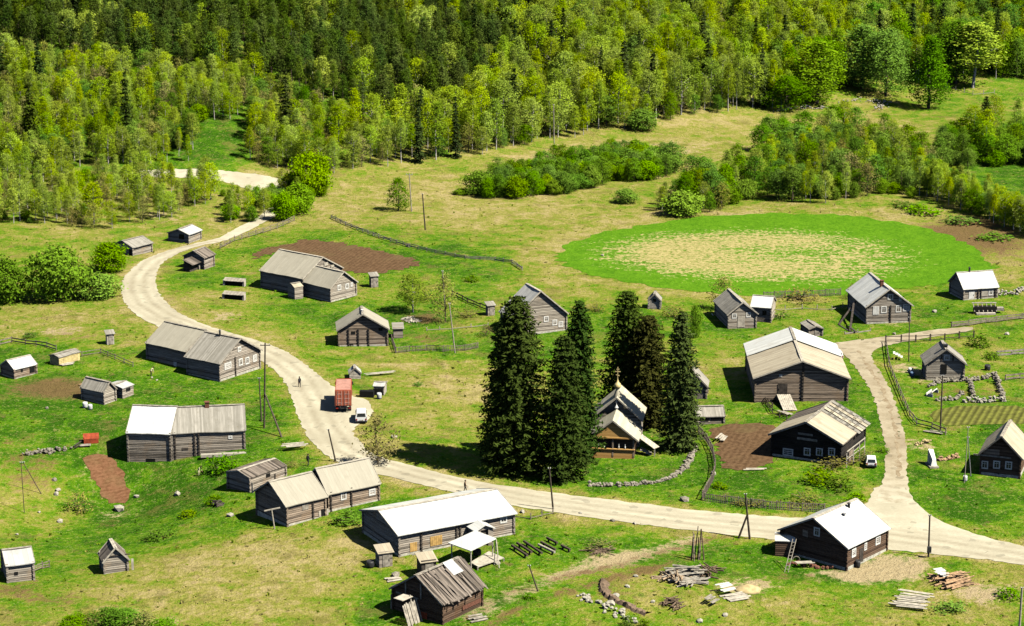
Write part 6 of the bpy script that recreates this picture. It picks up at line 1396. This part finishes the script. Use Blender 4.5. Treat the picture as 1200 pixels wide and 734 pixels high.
m.build('deck', M['board_pale'], e); 
def barrel(px, py, r, h, label, mat, ztop=None):
    m = MB(); m.lathe([(r * .05, 0), (r * .88, 0), (r, h * .3), (r, h * .7), (r * .88, h), (r * .8, h - .03), (r * .05, h - .03)], (0, 0, 0), 14); o = m.build('barrel', [M[mat]], smooth=True); o.location = gp(px, py); tag(o, label, 'barrel'); return o
barrel(444.5, 467.5, .38, .95, 'white barrel standing in the open front of the cellar hut', 'barrel_white'); barrel(1005, 665, .35, .95, 'dark rusty barrel by the door of the white roofed cabin', 'metal_dark'); barrel(100, 478, .4, .9, 'white barrel against the shaded wall of the grey shed', 'barrel_white'); barrel(106, 480, .33, .8, 'second white barrel by the shaded wall of the grey shed', 'barrel_white')
barrel(434, 665, .5, .9, 'dark round tub left of the slant roofed privy', 'metal_dark'); barrel(559, 655, .55, .7, 'dark tub on the deck of the open shelter', 'rubber').location.z += .5; barrel(1067, 437, .4, .8, 'white barrel in the shade of the little grey house', 'barrel_white'); barrel(1069, 441, .35, .7, 'blue grey tub in the shade of the little grey house', 'cloth_blue'); barrel(1157, 434, .5, .9, 'dark barrel with white lid by the pens', 'metal_dark'); barrel(1131, 564, .3, .8, 'white can at the foot of the thin rods', 'barrel_white')
# ladder on the cabin gable
a = gp(921.5, 671); w = gp(929, 663) + Vector((.2, .6, 3.3)); e = empty('ladder', a, 0, 'wooden ladder leaning against the dark gable of the white roofed cabin', 'ladder'); v = w - a
for sx in (-.22, .22): m = MB(); m.bar(Vector((sx, 0, 0)), v + Vector((sx, 0, 0)), .07); m.build('side_rail', M['board_grey'], e)
m = MB()
for i in range(1, 10): m.bar(v * (i / 10) + Vector((-.24, 0, 0)), v * (i / 10) + Vector((.24, 0, 0)), .05)
m.build('rungs', M['board_grey'], e)
m = MB(); rg = random.Random(2); 
for i in range(26): th = 6.283 * i / 26; m.bar((.45 * math.cos(th), 0, .55 + .45 * math.sin(th)), (.45 * math.cos(th + .26), 0, .55 + .45 * math.sin(th + .26)), .07)
o = m.build('wheel_rim', [M['board_grey']]); o.location = gp(933, 661); tag(o, 'old wheel rim leaning beside the ladder', 'wheel rim')
# white upright board and trough
q = gp(1092, 546); e = empty('tarp_stack', q, .15, 'tall white cloth covered stack standing on the grass left of the dark edge house', 'covered stack'); m = MB()
m.add([(-.45, -.8, 0), (.5, -.9, 0), (.5, 1.2, 0), (-.3, 1.2, 0), (-.15, -.6, 1.1), (.4, -.5, 1.0), (.45, 1.0, 2.1), (-.3, 1.0, 2.2)], [(0, 1, 5, 4), (1, 2, 6, 5), (2, 3, 7, 6), (3, 0, 4, 7), (4, 5, 6, 7)]); m.build('cloth', M['paint_white'], e); m = MB(); m.box((0, 0, .1), (1.3, 2.4, .2)); m.build('pallet', M['board_grey'], e)
q = gp(1092, 463); e = empty('white_trough', q, -.5, 'white trough tipped beside the stone pens', 'trough'); m = MB(); m.box((0, 0, .5), (1.0, 2.6, .1), ax=(Vector((.8, 0, .6)), Vector((0, 1, 0)), Vector((-.6, 0, .8)))); m.box((-.5, 0, .3), (.1, 2.6, .5)); m.build('panel', M['paint_white'], e); m = MB(); m.box((.2, -1.3, .3), (.8, .1, .5)); m.box((.2, 1.3, .3), (.8, .1, .5)); m.build('end_panel', M['paint_white'], e)
# log benches on the green
for i, (x0, y0, x1, y1, lb) in enumerate([(600,643,618,655,'front dark log bench, leftmost on the green'),(606,640,623,651,'second log bench from the left on the green'),(614,638,635,652,'longest dark log bench of the row'),(631,642,650,651,'pale topped log bench in the middle of the green'),(634,639,651,648,'dark log bench just behind the pale topped one'),(641,634,653,640,'farthest short log bench on the green'),(658,643,668,648,'short log bench at the right end of the row')]):
    a, b = gp(x0, y0), gp(x1, y1); e = empty('log_bench', a, 0, lb, 'bench', 'log benches on the green'); v = b - a; m = MB(); m.tube((0, 0, .42), v + Vector((0, 0, .42)), .17, .16, 8); m.build('seat', M['board_pale' if i == 3 else 'pole_wood'], e)
    for u in (.15, .85): m = MB(); w = v * u; m.box((w.x, w.y, .1), (.22, .3, .5)); m.build('support', M['board_dark'], e)
# ------------------------------------------------------------------ people
def person(px, py, rz, label, top, legs, pose='walk', hair='hair', H=1.7):
    st = 1 if pose == 'walk' else 0; bend = .55 if pose == 'bend' else 0
    J = {}
    def pt(x, y, z): return Vector((x, y, z))
    pel = pt(0, 0, .93); ch = pt(0, -.30 * bend * 1.6, 1.36 - bend * .28); nk = ch + pt(0, -.04 - .2 * bend, .13 - .1 * bend); hd = nk + pt(0, -.02 - .1 * bend, .14); ht = hd + pt(0, 0, .11)
    V = [pel, pt(0, -.12 * bend * 1.6, 1.15 - .1 * bend), ch, nk, hd, ht]; Rr = [.145, .125, .155, .055, .095, .07]; E = [(0, 1), (1, 2), (2, 3), (3, 4), (4, 5)]
    def chain(start, pts, rs):
        pv = start
        for p, r in zip(pts, rs): V.append(p); Rr.append(r); E.append((pv, len(V) - 1)); pv = len(V) - 1
        return pv
    for sg in (-1, 1):
        f = .17 * sg * st
        chain(0, [pt(.09 * sg, 0, .86), pt(.1 * sg, -.05 - f * .7, .48), pt(.1 * sg, f * -1.4 + .03, .08), pt(.11 * sg, f * -1.4 - .13, .04)], [.105, .068, .045, .04])
        sw = .14 * sg * st; sh = ch + pt(.18 * sg, 0, .04); el = sh + pt(.05 * sg, sw * .6 - .1 * bend, -.29); wr = el + pt(.0, -.09 + sw * .6, -.25)
        w = chain(2, [sh, el, wr, wr + pt(0, -.02, -.07)], [.062, .046, .032, .036])
        hp = V[w]
        for k in range(4): chain(w, [hp + pt(.012 * (k - 1.5), -.012 * (k - 1.5), -.05), hp + pt(.012 * (k - 1.5), -.012 * (k - 1.5) - .015, -.085 - .01 * (k in (1, 2)))], [.010, .008])
        chain(w, [hp + pt(0, -.045, -.02), hp + pt(0, -.06, -.05)], [.011, .009])
    me = bpy.data.meshes.new('body'); me.from_pydata([tuple(v * (H / 1.72)) for v in V], E, []); o = bpy.data.objects.new('tmp', me); COL.objects.link(o)
    md = o.modifiers.new('s', 'SKIN')
    for d, r in zip(me.skin_vertices[0].data, Rr): d.radius = (r, r); d.use_root = False
    me.skin_vertices[0].data[0].use_root = True
    o.modifiers.new('u', 'SUBSURF').levels = 1
    bpy.context.view_layer.update(); dg = bpy.context.evaluated_depsgraph_get(); nm = bpy.data.meshes.new_from_object(o.evaluated_get(dg)); bpy.data.objects.remove(o)
    nm.materials.clear()
    for mm in (M['skin'], M[top], M[legs], M['rubber']): nm.materials.append(mm)
    for p in nm.polygons:
        c = p.center / (H / 1.72); p.use_smooth = True; dx = abs(c.x)
        if c.z > (nk.z + .02) and dx < .13: p.material_index = 0
        elif c.z < .11: p.material_index = 3
        elif c.z < .93 and dx < .2: p.material_index = 2
        elif dx > .16 and c.z < ch.z - .46: p.material_index = 0
        else: p.material_index = 1
    e = empty('person', gp(px, py), rz, label, 'person'); b = link('body', nm, e)
    m = MB(); hc = hd * (H / 1.72); m.lathe([(.02, .145), (.075, .125), (.115, .06), (.118, -.01), (.1, -.06)], hc + Vector((0, .02, .02)), 12); m.build('hair', M[hair], e, True)
    m = MB(); 
    for sx in (-.035, .035): m.lathe([(.002, .012), (.012, 0), (.002, -.012)], hc + Vector((sx, -.095, .01)), 6)
    m.box(hc + Vector((0, -.108, -.02)), (.022, .03, .04)); m.build('face', M['cloth_brown'], e)
    return e
person(351.2, 454, rad(200), 'person in dark clothes walking down the middle of the road', 'cloth_dark', 'cloth_dark')
person(233, 557.5, rad(60), 'person in a pale yellow top bending over in the grass below the long grey barn', 'cloth_pale', 'cloth_pale', 'bend')
person(177, 441, rad(120), 'person with dark hair in a pale top crouched forward below the dark long wall', 'cloth_pale', 'cloth_dark', 'bend')
person(545, 577, rad(100), 'person with a brown top on the road verge behind the long white roof', 'cloth_brown', 'cloth_dark')
person(361, 546, rad(150), 'person in dark clothes standing in the grass by the boards near the roadside', 'cloth_dark', 'cloth_dark', 'walk')
# ------------------------------------------------------------------ light
W = bpy.data.worlds.new('World'); SC.world = W; W.use_nodes = True; nt = W.node_tree; bg = nt.nodes['Background']; sk = nt.nodes.new('ShaderNodeTexSky'); sk.sky_type = 'NISHITA'; sk.sun_disc = False
SUN_EL, SUN_AZ = rad(52), math.atan2(.906, -.423)
sk.air_density = 0.55; sk.dust_density = 0.3; sk.altitude = 800; sk.sun_elevation = SUN_EL; sk.sun_rotation = SUN_AZ; nt.links.new(sk.outputs[0], bg.inputs[0]); bg.inputs[1].default_value = 0.05
sl = bpy.data.lights.new('sun', 'SUN'); sl.energy = 5.0; sl.angle = rad(.53); sl.color = (1, .945, .82); so = bpy.data.objects.new('sun', sl); COL.objects.link(so)
sd = Vector((math.cos(SUN_EL) * .906, -math.cos(SUN_EL) * .423, math.sin(SUN_EL))); so.rotation_euler = sd.to_track_quat('Z', 'Y').to_euler(); so.location = (60, 200, 150)
SC.view_settings.view_transform = 'Standard'; SC.view_settings.look = 'None'; SC.view_settings.gamma = 1; SC.view_settings.exposure = 0.86
SC.cycles.max_bounces = 5; SC.cycles.diffuse_bounces = 0; SC.cycles.transmission_bounces = 2; SC.cycles.transparent_max_bounces = 4; SC.cycles.use_denoising = True
